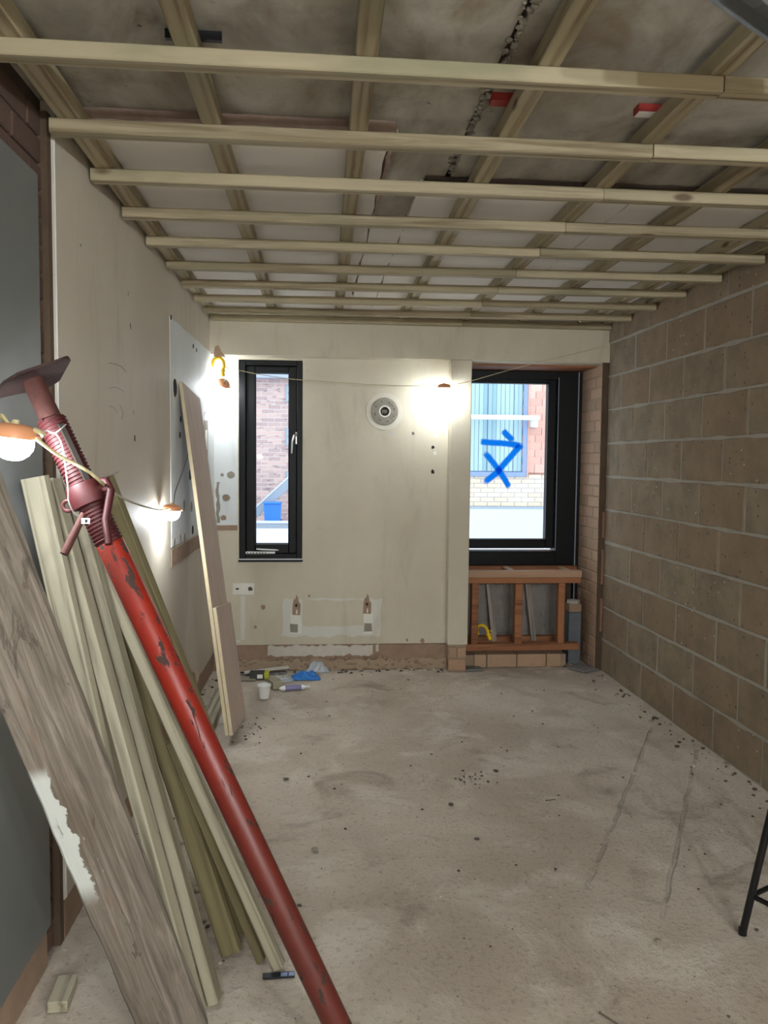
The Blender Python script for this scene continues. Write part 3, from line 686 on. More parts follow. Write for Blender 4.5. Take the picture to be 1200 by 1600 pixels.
for p, q_ in ((783, 155), (1010, 172)):
    c = on(2, 2.43, p, q_); d = -1
    pk = box('packer', gz(c.x-.03, c.y-.02, 2.4185), gz(c.x+.06, c.y+.02, 2.4395), 'packer', grid, .001)
    if p > 900: box('packer_label', gz(c.x-.028, c.y-.018, 2.4165), gz(c.x+.02, c.y+.018, 2.4185), 'white_plastic', grid)
box('packer', gz(-.345, 1.985, 2.4185), gz(-.215, 2.0, 2.4395), 'label_black', grid, .001)

# galvanised channel hanging at the near right of the grid
mm, L = axes((.735, 1.452, 2.316), (1.10, 1.70, 2.316), (-.55, .8, 0))
ch = thing('metal_channel', 'short galvanised steel channel fixed under the nearest batten', 'metal channel', mat=mm)
box('web', (0, -.03, .011), (L, .03, .0135), 'galv', ch); box('flange', (0, -.032, -.03), (L, -.0295, .0135), 'galv', ch); box('flange', (0, .0295, -.03), (L, .032, .0135), 'galv', ch)
for i in range(6): box('rib', (.02+i*.07, -.0295, .006), (.03+i*.07, .0295, .011), 'galv', ch)

# ================================================================== UNDER-WINDOW TIMBER FRAME
sf = thing('timber_stud_frame', 'low brown timber stud frame below the large window', 'stud frame', (1.5, 5.6, 0))
so_ = Vector(sf.location)
def sbx(name, a, b, m, bev=.003): return box(name, Vector(a)-so_, Vector(b)-so_, m, sf, bev)
YF = 5.485
def zf(py, px=820): return on(1, YF, px, py).z
def xf(px, py): return on(1, YF, px, py).x
zt0, zt1, zr0, zb1, zb0 = zf(892), zf(902.5), zf(911.5), zf(1006), zf(1016.5)
sbx('bottom_rail', (1.068, YF, zb0), (xf(905, 1010), YF+.07, zb1), 'softwood')
sbx('top_rail', (1.068, YF, zr0), (xf(908, 905), YF+.055, zt1-.0005), 'softwood'); sbx('top_plate', (1.068, YF-.006, zt1), (xf(909, 900), YF+.055, zt0), 'softwood_pale')
sbx('back_rail', (1.068, 5.735, zt1), (1.93, 5.785, zt0), 'softwood')
for x0, x1 in ((737, 747.5), (805, 816.5), (872.5, 882.5)): sbx('stud', (xf(x0, 960), YF+.002, zb1+.0005), (xf(x1, 960), YF+.062, zr0-.0005), 'softwood')
for x0, x1 in ((1.37, 1.415), (1.775, 1.82)): sbx('nogging', (x0, YF+.0555, zt1), (x1, 5.7345, zt0), 'softwood_pale')
sbx('bottom_rail', (1.068, 5.72, zb0), (1.905, 5.78, zb1), 'softwood')
# membrane behind the studs: crumpled sheet with real thickness
bm = bmesh.new(); nn, mmn = 40, 26; gr = []
for s_ in (0, 1):
    for j in range(mmn+1):
        for i in range(nn+1):
            x = 1.07+.80*i/nn; z = .146+.45*j/mmn; y = 5.815+.016*noise.noise(Vector((x*9, z*9, 1)))+.012*noise.noise(Vector((x*22, z*17, 5)))+s_*.002
            gr.append(bm.verts.new((x, y, z)))
N1 = (nn+1)*(mmn+1)
for s_ in (0, 1):
    for j in range(mmn):
        for i in range(nn): k = s_*N1+j*(nn+1)+i; bm.faces.new((gr[k], gr[k+1], gr[k+nn+2], gr[k+nn+1]))
me_ = bm_obj('grey_membrane', bm, 'membrane', None, True); tag(me_, 'crumpled grey membrane sheet behind the low stud frame', 'membrane')
for (pa, pb_) in (((763, 912), (772, 1001)), ((824, 912), (834, 999))):
    A = on(1, 5.70, *pb_); Bq = on(1, 5.775, *pa); A.z = zb1-.03
    o = beam('leaning_batten', A, Bq, .036, .018, 'grey_wood', None, (1, 0, 0), .002, ground=False)
    o.location.z += .002
    tag(o, 'thin pale batten leaning on the grey membrane, ' + ('nearer the cream pier' if pa[0] < 800 else 'nearer the block wall'), 'batten', 'battens on the membrane')
ub = thing('wall_plinth', 'single brick course under the low stud frame', 'brick course', (1.5, 5.55, 0), kind='structure')
for x0, x1 in ((1.13, 1.215), (1.222, 1.43), (1.436, 1.64), (1.648, 1.752)): box('brick', (x0-1.5, -.05, .0), (x1-1.5, .10, .092), 'brick', ub, .005, 2)
box('mortar_bed', (-.43, -.03, -.01), (.29, .37, .085), 'mortar_tan', ub)
cb = thing('stacked_pier_blocks', 'blue-grey block topped by broken brick beside the window reveal', 'block', (1.872, 5.63, 0))
box('block', (-.045, -.05, 0), (.045, .05, .37), 'blockgrey', cb, .006, 2); box('brick', (-.045, -.05, .371), (.045, .05, .432), 'brick', cb, .006, 2)
prism('mortar_cap', [(a*.9, b, .432) for a, b in blob(0, 0, .05, .05, 10, .15, 2)], (0, 0, .018), 'scar_white', cb)
cb.location = (1.872, 5.63, 0)
for nm, q0, sz, rz, lab in (('slate_piece', (735, 1041), (.06, .10), .1, 'grey slate offcut on the floor by the cream pier'), ('slate_piece', (905, 1041), (.075, .15), .55, 'grey slate offcut on the floor by the tan brick reveal')):
    c = on(2, 0, *q0); o = box(nm, (-sz[0], -sz[1]/2, 0), (sz[0], sz[1]/2, .012), 'slate', None, .002); o.location = (c.x, c.y-.085, .0005); o.rotation_euler = (0, 0, rz); tag(o, lab, 'slate')

# ================================================================== LEANING TIMBERS
def lean(name, bot, toppix, xtop, wd, th, m, label, cat, wdir=(1, -.15, 0), top=None, **k):
    A = on(2, 0, *bot); T = top if top is not None else on(0, xtop, *toppix)
    o = beam(name, A, T, wd, th, m, None, wdir, .004, ground=True, **k); tag(o, label, cat, 'timbers leaning on the left wall'); return o
lean('timber_length', (236, 1562), (54, 750), -.69, .062, .034, 'timber_lean', 'broad pale timber leaning nearest the weathered grey board', 'timber', bow=.003)
lean('timber_length', (309, 1588), (80, 754), -.69, .032, .055, 'timber_lean', 'pale timber leaning second from the weathered grey board', 'timber')
lean('timber_length', (336, 1568), (107, 744), -.69, .030, .052, 'timber_lean', 'pale knotty timber leaning third from the weathered grey board', 'timber')
lean('timber_length', (362, 1493), (126, 775), -.688, .056, .036, 'timber_dark', 'olive timber with square-cut foot leaning behind the pale ones', 'timber')
lean('timber_length', (379, 1459), (146, 795), -.685, .034, .040, 'timber_dark', 'thin dark timber whose foot stands farthest back beside the olive one', 'timber')
lean('timber_length', (436, 1514), (134, 836), -.650, .032, .040, 'timber_lean', 'pale timber lying close along the underside of the red prop', 'timber')
lean('timber_length', (408, 1503), (0, 0), 0, .024, .030, 'timber_dark', 'short olive timber tucked under the timber beside the red prop', 'timber', top=Vector((-.405, 2.335, .62)))
lean('timber_length', (392, 1322), (165, 752), -.685, .045, .045, 'timber_dark', 'dark timber leaning on the cream wall behind the red prop', 'timber')
# weathered wide board, nearest
A = on(1, 1.95, 270, 1612); P2 = on(1, 1.66, 58, 1092); d = (P2-A).normalized()
t_end = (-.655-A.x)/d.x; t0 = -A.z/d.z
wdv = RT*1.0 + UP*0.4
sb = beam('weathered_board', A+d*t0, A+d*t_end, .158, .036, 'scaffold', None, wdv, .006, ground=True, ragged=.003, segs=40)
tag(sb, 'wide weathered grey board with flaking white paint edge leaning nearest', 'board', 'timbers leaning on the left wall')

# plywood sheets
b1, b2 = on(2, 0, 360, 1166), on(2, 0, 378.5, 1120); t1 = Vector((-.659, 4.26, 1.785))
u = (b2-b1).normalized(); up_ = (t1-b1).normalized()
def ply(name, o0, wdt, h, th, off, label, along=None):
    """sheet standing on its bottom edge o0 + u*wdt, rising along up_"""
    n = up_.cross(u).normalized()
    if n.x < 0: n = -n
    mm = Matrix((up_, u, up_.cross(u))).transposed().to_4x4(); nn_ = up_.cross(u); sgn = 1 if nn_.dot(n) > 0 else -1
    mm.translation = o0 + n*off
    r = thing(name, label, 'plywood', mat=mm, group='plywood sheets')
    sk = up_.dot(u)
    bm = bmesh.new(); add_box(bm, (0, 0, -th/2), (h, wdt, th/2)); bm_obj('core', bm, 'plywood_edge', r)
    for s in (-1, 1):
        a = sorted((s*(th/2+.0002), s*(th/2+.0022))); box('veneer', (.0005, .0005, a[0]), (h-.0005, wdt-.0005, a[1]), 'plywood', r)
    zmin = min((mm @ Vector((x, y, z))).z for x in (0, h) for y in (0, wdt) for z in (-th/2-.003, th/2+.003))
    r.matrix_world = Matrix.Translation((0, 0, -zmin+.0005)) @ mm
    return r
u = (u - up_*u.dot(up_)).normalized()
wd_ = (b2-b1).length
ply('plywood_sheet', b1+Vector((0, 0, 0)), wd_, 1.81, .014, -.017, 'tall pinkish plywood strip leaning on the cream wall')
ply('plywood_sheet', b1, wd_, .645, .014, .004, 'short pinkish plywood strip standing against the tall one')
A, Bq = Vector((-.553, 4.12, .0232)), Vector((-.545, 4.93, .0232))
o = beam('floor_timber', A, Bq, .07, .045, 'timber_lean', None, (1, 0, 0), .003, ground=True); tag(o, 'pale timber length lying on the floor behind the plywood', 'timber')
# offcut in the near left corner
c = on(2, 0, 92, 1585)
o = box('timber_offcut', (0, -.026, 0), (.115, .026, .030), 'timber_lean', None, .002); o.location = (c.x-.006, c.y+.004, .0005); o.rotation_euler = (0, 0, .05+math.pi/2); tag(o, 'small timber offcut lying by the near left wall foot', 'offcut')

# ================================================================== RED STEEL PROP
PA = on(2, 0, 569, 1722); PB = on(0, -.612, 50, 592)
PA.z = .047
ax = (PB-PA); PL = ax.length; ax.normalize()
side = Vector((0, -1, 0)); side = (side-ax*side.dot(ax)).normalized(); thd = ax.cross(side)
PM = Matrix((side, thd, ax)).transposed().to_4x4(); PM.translation = PA          # local Z along the prop, local X towards the camera
prop = thing('steel_prop', 'red painted adjustable steel prop with threaded collar leaning left', 'steel prop', mat=PM, group=None)
PI = PM.inverted()
def pz(px, py):                               # height along the prop axis seen at a photo pixel
    best = min(((lambda P: ((FW.dot(P-CAM) > 0) and (abs(600+F*RT.dot(P-CAM)/FW.dot(P-CAM)-px)+abs(800-F*UP.dot(P-CAM)/FW.dot(P-CAM)-py))))(PA+ax*(PL*i/2000)), i) for i in range(2001))
    return PL*best[1]/2000
z_thr_top = pz(80, 656); z_col = pz(131, 765); z_col2 = pz(140, 786); z_thr_bot = pz(172, 850); z_pin = pz(128, 806)
lathe('outer_tube', [(.026, 0), (.0302, 0), (.0302, z_thr_bot), (.0285, z_thr_bot+.004), (.0235, z_thr_bot+.004), (.0235, 0)], 'red', prop, 28)
lathe('threaded_sleeve', [(.0285, z_thr_bot+.0045), (.0285, z_thr_top), (.0235, z_thr_top), (.0235, z_thr_bot+.0045)], 'dark_red', prop, 28)
# thread: helical ridge
bm = bmesh.new(); seg = 22; turns = int((z_thr_top-z_thr_bot)/.0085); pts = []
for i in range(turns*seg): a_ = 2*math.pi*i/seg; pts.append((.0288*math.cos(a_), .0288*math.sin(a_), z_thr_bot+.004+.0085*i/seg))
add_tube(bm, pts, .0030, 5); bm_obj('thread', bm, 'dark_red', prop, True)
lathe('inner_tube', [(0, z_thr_top-.25), (.0232, z_thr_top-.25), (.0232, PL-.004), (0, PL-.004)], 'rust', prop, 24)
# slot running through the threaded sleeve
sl0, sl1 = z_col2+.01, z_thr_top-.02
sa = -.55
box('slot', (.026, -.0075, sl0), (.0322, .0075, sl1), 'hole', prop, .002, 1, Matrix.Rotation(.75, 4, 'Z'))
# plate (bent, square with clipped corners)
bm = bmesh.new(); n = 12; hw = .077; grd = []
for s in (0, 1):
    for j in range(n+1):
        for i in range(n+1):
            x, y = -hw+2*hw*i/n, -hw+2*hw*j/n; b_ = .005*(x/hw)*(y/hw)+.004*(y/hw)**3
            k_ = max(0, abs(x)+abs(y)-1.72*hw); 
            if k_ > 0: x -= math.copysign(k_/2, x); y -= math.copysign(k_/2, y)
            grd.append(bm.verts.new((x, y, PL-.004+b_+s*.006)))
N2 = (n+1)**2
for s in (0, 1):
    for j in range(n):
        for i in range(n): k = s*N2+j*(n+1)+i; bm.faces.new((grd[k], grd[k+1], grd[k+n+2], grd[k+n+1]))
for i in range(n):
    for (a_, b_) in (((i), (i+1)), ((n*(n+1)+i), (n*(n+1)+i+1)), ((i*(n+1)), ((i+1)*(n+1))), ((i*(n+1)+n), ((i+1)*(n+1)+n))): bm.faces.new((grd[a_], grd[b_], grd[N2+b_], grd[N2+a_]))
bmesh.ops.rotate(bm, verts=bm.verts, cent=(0, 0, PL), matrix=Matrix.Rotation(.62, 3, 'Z')); bm_obj('top_plate', bm, 'rust_dark', prop)
box('base_plate', (-.075, -.075, -.006), (.075, .075, 0), 'rust_dark', prop, .002)
# collar nut with lugs and swivel handle
zc0, zc1 = z_col2-.006, z_col+.012
col = lathe('collar_nut', [(.031, zc0), (.039, zc0+.003), (.040, zc0+.012), (.040, zc1-.010), (.037, zc1), (.031, zc1)], 'dark_red', prop, 28)
def ringp(c, r, n=20, ax1=(0, 1, 0), ax2=(0, 0, 1)): return [Vector(c)+Vector(ax1)*r*math.cos(2*math.pi*k/n)+Vector(ax2)*r*math.sin(2*math.pi*k/n) for k in range(n+1)]
# which local direction is image-left / image-right
imR = PM.to_3x3().inverted() @ (RT - ax*RT.dot(ax)).normalized()
imR.z = 0; imR.normalize(); tow = PM.to_3x3().inverted() @ (-FW); tow.z = 0; tow.normalize()
zm = (zc0+zc1)/2
tube('lug', ringp(-imR*.048+Vector((0, 0, zm-.004)), .0115, 20, imR, (0, 0, 1)), .0045, 'dark_red', col, 8)
hp = imR*.046+Vector((0, 0, zm+.004))+tow*.006
tube('lug', ringp(hp, .011, 20, imR, (0, 0, 1)), .0055, 'dark_red', col, 8)
hz_end = on(1, 1.755, 172, 850)
he = PI @ hz_end
tube('handle', [hp+Vector((0, 0, .008))+tow*.01, hp+imR*.012+tow*.016+Vector((0, 0, .004)), hp+imR*.014+tow*.018-Vector((0, 0, .02)), hp.lerp(he, .6)+tow*.012, he+tow*.008], [.008, .009, .0088, .0085, .008], 'dark_red', col, 12)
# pin through the sleeve, hanging out lower left
p0 = PI @ on(1, PM.translation.y+.03, 131, 803); p1 = PI @ on(1, PM.translation.y-.01, 100, 866)
tube('pin', [p0, p0.lerp(p1, .5), p1], [.0072, .0082, .0088], 'rust', prop, 12)
tl_ = PI @ on(1, 1.885, 134, 814)
lt = box('white_label', (-.009, -.006, 0), (.009, .006, .0015), 'white_plastic', prop); lt.matrix_local = PI @ Matrix.Translation(on(1, 1.742, 134, 814)) @ Matrix((RT, UP, -FW)).transposed().to_4x4()
box('label_mark', (-.001, -.003, .0015), (.004, .003, .002), 'label_black', lt)

# ================================================================== FESTOON LIGHTS
def lampmk(loc, rot, label, group='lit festoon lamps on one cable'):
    t = thing('festoon_lamp', label, 'lamp', mat=Matrix.Translation(loc) @ rot, group=group)
    lathe('lamp_base', [(0, .026), (.020, .026), (.034, .022), (.041, .013), (.043, .002), (.043, -.003), (.039, -.004), (0, -.004)], 'orange', t, 28)
    lathe('dome', [(.0385, -.005), (.040, -.012), (.038, -.024), (.031, -.036), (.020, -.045), (.008, -.0485), (0, -.049)], 'lit', t, 28)
    for s in (-1, 1): box('lug', (s*.040, -.008, -.002), (s*.052, .008, .007), 'orange', t, .002)
    lathe('cable_gland', [(0, .034), (.007, .034), (.008, .026), (0, .026)], 'cable', t, 12)
    return t
I4 = Matrix.Identity(4)
L1 = on(1, 1.70, 22, 682); L2 = Vector(on(0, -.645, 268, 797)); L3 = on(1, 5.345, 349, 600); L4 = on(1, 5.335, 694, 606)
lampmk(L1, Matrix.Rotation(.12, 4, 'Y'), 'large lit white dome lamp hanging in front of the grey board')
lampmk(L2, Matrix.Rotation(.05, 4, 'Y'), 'lit dome lamp hanging by the cream wall beside the plywood')
lampmk(L3, Matrix.Rotation(.55, 4, 'Y') @ Matrix.Rotation(.5, 4, 'X'), 'lit dome lamp under the yellow hook in the far corner')
lampmk(L4, I4, 'lit dome lamp hanging before the cream pier by the large window')
# more of the same string behind the viewpoint
back = [Vector((.95, -1.35, 2.0)), Vector((1.70, -1.6, 1.95)), Vector((.35, -2.2, 1.95))]
def globemk(loc, label):
    t = thing('globe_lamp', label, 'lamp', tuple(loc), 'bare globe lamps behind the viewpoint')
    lathe('lamp_holder', [(0, .034), (.018, .034), (.02, .0), (.017, -.012), (0, -.012)], 'label_black', t, 18)
    lathe('globe', [(.016, -.0125), (.03, -.025), (.043, -.05), (.045, -.065), (.04, -.085), (.025, -.102), (.01, -.109), (0, -.11)], 'lit_globe', t, 24)
    return t
for i, p in enumerate(back): globemk(p, ['bare globe lamp behind the viewpoint in the middle', 'bare globe lamp behind the viewpoint by the block wall', 'bare globe lamp farthest behind the viewpoint'][i])
cab = thing('festoon_cable', 'thin cream cable linking the lit festoon lamps across the room', 'cable', tuple(L2))
cbl = Vector(L2)
def spl(pts, n=10):
    pts = [Vector(p) for p in pts]; out = []
    for i in range(len(pts)-1):
        p0 = pts[max(i-1, 0)]; p1 = pts[i]; p2 = pts[i+1]; p3 = pts[min(i+2, len(pts)-1)]
        for k in range(n):
            t = k/n; out.append(.5*((2*p1)+(p2-p0)*t+(2*p0-5*p1+4*p2-p3)*t*t+(3*p1-p0-3*p2+p3)*t**3))
    return out+[pts[-1]]
def run(name, pts, r, m): return tube(name, [p-cbl for p in spl(pts)], r, m, cab, 7)
pc = lambda y, px, py: on(1, y, px, py)
run('cable_run', [back[0]+Vector((0, 0, .036)), Vector((.2, -.5, 1.93)), Vector((-.58, 1.0, 1.8)), pc(1.66, -8, 640), pc(1.69, 3, 648), pc(1.70, 14, 662), L1+Vector((0, 0, .03))], .0035, 'cable')
run('cable_run', [L1+Vector((.046, -.01, -.004)), pc(1.71, 86, 708), pc(1.725, 112, 722), pc(1.735, 140, 738), pc(1.80, 162, 757), pc(2.1, 174, 768), pc(2.55, 200, 782), pc(3.0, 228, 792), pc(3.45, 252, 797), L2+Vector((-.0, -.043, .010))], .0036, 'cable')
run('cable_run', [L2+Vector((.01, 0, .026)), on(0, -.662, 274, 768), on(0, -.668, 286, 735), on(0, -.668, 300, 690), on(0, -.655, 310, 658), pc(5.2, 332, 632), pc(5.31, 348, 606), L3+Vector((.01, -.045, .0)), pc(5.31, 357, 585), pc(5.33, 358, 577)], .0026, 'cable_dark')
run('cable_run', [pc(5.33, 358, 577), pc(5.34, 375, 579), pc(5.35, 400, 584), pc(5.36, 453, 592), pc(5.37, 520, 597), pc(5.37, 600, 602), pc(5.345, 685, 603), L4+Vector((0, 0, .026))], .0026, 'cable')
run('cable_run', [L4+Vector((0, 0, .026)), pc(5.34, 705, 602), pc(5.345, 740, 594), pc(5.35, 800, 577), pc(5.36, 870, 559), pc(5.37, 920, 547), pc(5.39, 946, 540)], .0024, 'cable')
run('cable_run', [back[0]+Vector((0, 0, .036)), Vector((1.35, -1.5, 1.95)), back[1]+Vector((0, 0, .036))], .0035, 'cable')
run('cable_run', [back[0]+Vector((0, 0, .036)), Vector((.7, -1.8, 1.93)), back[2]+Vector((0, 0, .036))], .0035, 'cable')
# cream clip on the nearest lamp and string tied round the prop
lug_c = pc(1.70, 60, 676)
st = thing('tie_string', 'thin grey string tied around the red prop thread', 'string', tuple(lug_c))
def srun(name, pts, r, m): return tube(name, [p-Vector(lug_c) for p in spl(pts)], r, m, st, 6)
srun('string_run', [pc(1.71, 62, 677), pc(1.75, 72, 672), pc(1.765, 80, 676), pc(1.765, 87, 678), pc(1.76, 95, 690), pc(1.758, 100, 710), pc(1.755, 103, 735), pc(1.725, 106, 760), pc(1.72, 108, 785), pc(1.73, 116, 802), pc(1.74, 124, 806)], .0016, 'string')
srun('string_loop', [pc(1.765, 86, 677), pc(1.765, 94, 671), pc(1.78, 103, 663)], .0014, 'string')
tube('clip', [pc(1.70, 53, 672)-Vector(lug_c), pc(1.70, 62, 675)-Vector(lug_c), pc(1.695, 68, 679)-Vector(lug_c), pc(1.69, 65, 681)-Vector(lug_c)], [.006, .006, .005, .004], 'cable', st, 10)

# ---- yellow hooks
def hook(M4, label):
    t = thing('plastic_hook', label, 'hook', mat=M4, group='yellow plastic cable hooks')
    arc = [(-.036, 0, -.022), (-.036, 0, 0)] + [(-.036*math.cos(a), 0, .036*math.sin(a)) for a in [math.pi*k/10 for k in range(1, 10)]] + [(.036, 0, 0), (.036, 0, -.02), (.03, 0, -.04)]
    tube('hook_arm', arc, [.007]+[.0105]*(len(arc)-2)+[.011], 'yellow', t, 10)
    lathe('hook_body', [(0, .0), (.014, 0), (.016, -.012), (.012, -.022), (.016, -.034), (.013, -.05), (0, -.05)], 'yellow', t, 16, Matrix.Translation((.028, 0, -.034)))
    tube('clip_ring', [Vector((.048, 0, -.036))+Vector((.014*math.cos(a), 0, .014*math.sin(a))) for a in [2*math.pi*k/14 for k in range(12)]], .004, 'yellow', t, 8)
    return t
hc = on(1, 5.365, 341, 568); hook(Matrix.Translation(hc), 'yellow plastic hook holding the cable in the far left corner')
hc = on(2, .152, 752, 1003); hc = Vector((on(1, 5.50, 754, 985).x, 5.52, zb1+.092)); hook(Matrix.Translation(hc) @ Matrix.Rotation(-.5, 4, 'Z') @ Matrix.Rotation(-.45, 4, 'Y') @ Matrix.Rotation(.15, 4, 'X'), 'yellow plastic hook resting on the low stud frame')

# ================================================================== STOOL
LG = [Vector((1.322, 2.294, 0)), Vector((1.50, 1.955, 0)), Vector((1.66, 2.475, 0)), Vector((1.838, 2.136, 0))]
cen = sum(LG, Vector())/4
stl = thing('metal_stool', 'black tubular steel stool at the right edge, only one leg in view', 'stool', (cen.x, cen.y, 0))
tops = []
for p in LG:
    q_ = p.lerp(cen, .42); q_.z = .66; tops.append(q_); a = p+Vector((0, 0, .006)); tube('leg', [a-cen, q_-cen], .0115, 'black_metal', stl, 12)
    lathe('rubber_foot', [(0, 0), (.0125, 0), (.0130, .02), (0, .02)], 'black_metal', stl, 12, Matrix.Translation(p-cen))
for a, b in ((0, 1), (1, 3), (3, 2), (2, 0)): tube('stretcher', [LG[a].lerp(tops[a], .19)-cen+Vector((0, 0, 0)), LG[b].lerp(tops[b], .19)-cen], .008, 'black_metal', stl, 10)
lathe('seat', [(0, .66), (.15, .66), (.165, .67), (.165, .685), (.15, .695), (0, .69)], 'black_metal', stl, 28)

# ================================================================== FLOOR LITTER
def put(o, c, rz=0): o.location = c; o.rotation_euler = (o.rotation_euler[0], o.rotation_euler[1], rz); return o
c = on(2, 0, 412, 1093)
cup = thing('foam_cup', 'white foam cup standing on the dusty floor near the plywood', 'cup', (c.x, c.y+.03, .0005)); cup.rotation_euler = (0, 0, 0)
lathe('cup_wall', [(.030, .002), (.0425, .078), (.0445, .080), (.0425, .0825), (.0405, .079), (.0285, .004)], 'white_plastic', cup, 24); lathe('cup_bottom', [(0, 0), (.030, 0), (.0305, .0025), (0, .0035)], 'white_plastic', cup, 24)
c = on(2, 0, 430, 1077); o = box('timber_offcut', (-.035, -.06, 0), (.035, .06, .045), 'timber_lean', None, .003); put(o, (c.x, c.y+.05, .0005), .35); tag(o, 'small square timber offcut beside the white foam cup', 'offcut')
c = on(2, 0, 402, 1062)
bx_ = thing('small_carton', 'flat charcoal and lime carton by the torn skirting', 'carton', (c.x, c.y+.03, .0005)); box('carton_body', (-.05, -.04, 0), (.045, .04, .045), 'dark_box', bx_, .002); box('carton_end', (.0452, -.04, 0), (.075, .04, .045), 'lime', bx_, .002); box('carton_print', (.0, -.0412, .01), (.035, -.0402, .036), 'white_plastic', bx_)
def crumple(name, c, sx, sy_, h, m, label, cat, seed, thick=.0015):
    bm = bmesh.new(); n = 16; top, botm = [], []
    for j in range(n+1):
        for i in range(n+1):
            u_, v_ = i/n*2-1, j/n*2-1; r = max(0, 1-(u_*u_+v_*v_)*.9)
            a = noise.noise(Vector((u_*1.9, v_*1.9, seed))); b = noise.noise(Vector((u_*4.5, v_*4.5, seed+9)))
            z = max(.0022, h*(r*(.75+.6*a)+.28*b*min(1, r*3))); k = 1+.22*noise.noise(Vector((u_, v_, seed+3)))
            top.append(bm.verts.new((u_*sx*k, v_*sy_*k, z)))
            botm.append(bm.verts.new((u_*sx*k, v_*sy_*k, max(.0006, z-thick))))
    for j in range(n):
        for i in range(n):
            k = j*(n+1)+i; bm.faces.new((top[k], top[k+1], top[k+n+2], top[k+n+1])); bm.faces.new((botm[k], botm[k+n+1], botm[k+n+2], botm[k+1]))
    E_ = [(i, i+1) for i in range(n)]+[(n*(n+1)+i, n*(n+1)+i+1) for i in range(n)]+[(i*(n+1), (i+1)*(n+1)) for i in range(n)]+[(i*(n+1)+n, (i+1)*(n+1)+n) for i in range(n)]
    for a, b in E_: bm.faces.new((top[a], top[b], botm[b], botm[a]))
    o = bm_obj(name, bm, m, None, True); o.location = c; tag(o, label, cat); return o
c = on(2, 0, 477, 1056); crumple('plastic_bag', (c.x, c.y-.05, .0005), .095, .065, .055, 'blue_plastic', 'crumpled blue plastic bag on the floor below the end wall', 'plastic bag', 2)
c = on(2, 0, 497, 1050); crumple('plastic_bag', (c.x-.01, 5.445, .0005), .085, .030, .085, 'film', 'crumpled clear plastic bag against the torn skirting', 'plastic bag', 5)
c = on(2, 0, 440, 1066); crumple('plastic_bag', (c.x, c.y+.04, .0005), .08, .05, .035, 'film', 'flattened clear plastic wrap in front of the blue bag', 'plastic wrap', 8)
c = on(2, 0, 459, 1079)
tb = thing('wrapped_tube', 'small white and purple wrapped packet on the floor', 'packet', (c.x, c.y+.01, .016)); tb.rotation_euler = (0, math.pi/2, .18)
lathe('wrapper', [(0, -.095), (.006, -.09), (.016, -.07), (.0155, .05), (.004, .085), (.009, .1), (0, .1)], 'white_plastic', tb, 14); lathe('printed_band', [(.0158, -.055), (.0168, -.054), (.0165, .046), (.0152, .047)], 'purple', tb, 14)
for i, (px, py, l, wd, rz, m, lab) in enumerate([(418, 1046, .30, .05, .22, 'scar_white', 'pale flat strip lying on the litter by the skirting'), (408, 1054, .34, .045, .03, 'slate', 'long grey flat strip among the litter by the skirting'), (380, 1064, .16, .05, -.1, 'timber_lean', 'short pale timber strip at the left of the floor litter'), (374, 1043, .12, .035, -.3, 'slate', 'short grey strip lying crosswise by the plywood foot')]):
    c = on(2, 0, px, py); o = box('flat_strip', (-l/2, -wd/2, 0), (l/2, wd/2, .010), m, None, .002); put(o, (c.x, min(c.y+.02, 5.42), .0005), rz); tag(o, lab, 'strip')
    if i == 0: o.rotation_euler = (0, -.06, rz); o.location.z = .024; o.location.y = 5.41
# black and blue strip under the timber foot
c = on(2, 0, 434, 1530); bs = thing('plastic_strip', 'black plastic strip with pale blue end by the red prop', 'strip', (c.x, c.y+.012, .0005)); bs.rotation_euler = (0, 0, .02)
box('strip_body', (-.042, -.012, 0), (.046, .012, .005), 'label_black', bs, .001); box('blue_end', (.008, -.008, .005), (.026, .008, .0056), 'label_blue', bs); box('blue_end', (.030, -.008, .005), (.045, .008, .0056), 'label_blue', bs)
# lumps and nails
for i, (px, py, r, lab) in enumerate([(1028, 1472, .018, 'pale rubble lump on the floor near the stool'), (704, 1258, .018, 'dark rubble lump in the middle of the floor'), (745, 1311, .016, 'small rubble lump ahead of the grooves'), (492, 1330, .022, 'crumbly mortar patch lump beside the red prop'), (468, 1416, .012, 'small round stone beside the foot of the prop'), (447, 1218, .018, 'flat mortar flake right of the prop'), (655, 1044, .022, 'pale mortar crumb at the torn skirting'), (775, 1206, .018, 'loose mortar crumb cluster piece on mid floor'), (1135, 1193, .02, 'rubble lump at the foot of the block wall')]):
    bm = bmesh.new(); rock(bm, (0, 0, 0), r*.72, 40+i, .45); zmin = min(v.co.z for v in bm.verts)
    for v in bm.verts: v.co.z -= zmin
    o = bm_obj('rubble_lump', bm, 'stone' if i in (0, 6, 3, 8) else 'crumb', None); c = on(2, 0, px, py); o.location = (c.x, c.y, -.002); tag(o, lab, 'rubble', 'larger rubble lumps on the floor')
for i, (pa, pb2, lab) in enumerate([((937, 1582), (968, 1602), 'long steel nail lying at the bottom edge of the floor'), ((853, 1251), (868, 1249), 'short dark nail lying in the middle of the floor')]):
    a, b = on(2, .004, *pa), on(2, .004, *pb2); t = thing('nail', lab, 'nail', tuple(a), 'nails on the floor')
    tube('shank', [Vector(), b-a], .0022, 'cable_dark', t, 8); tube('head', [Vector(), (b-a).normalized()*.002], .0042, 'cable_dark', t, 10)
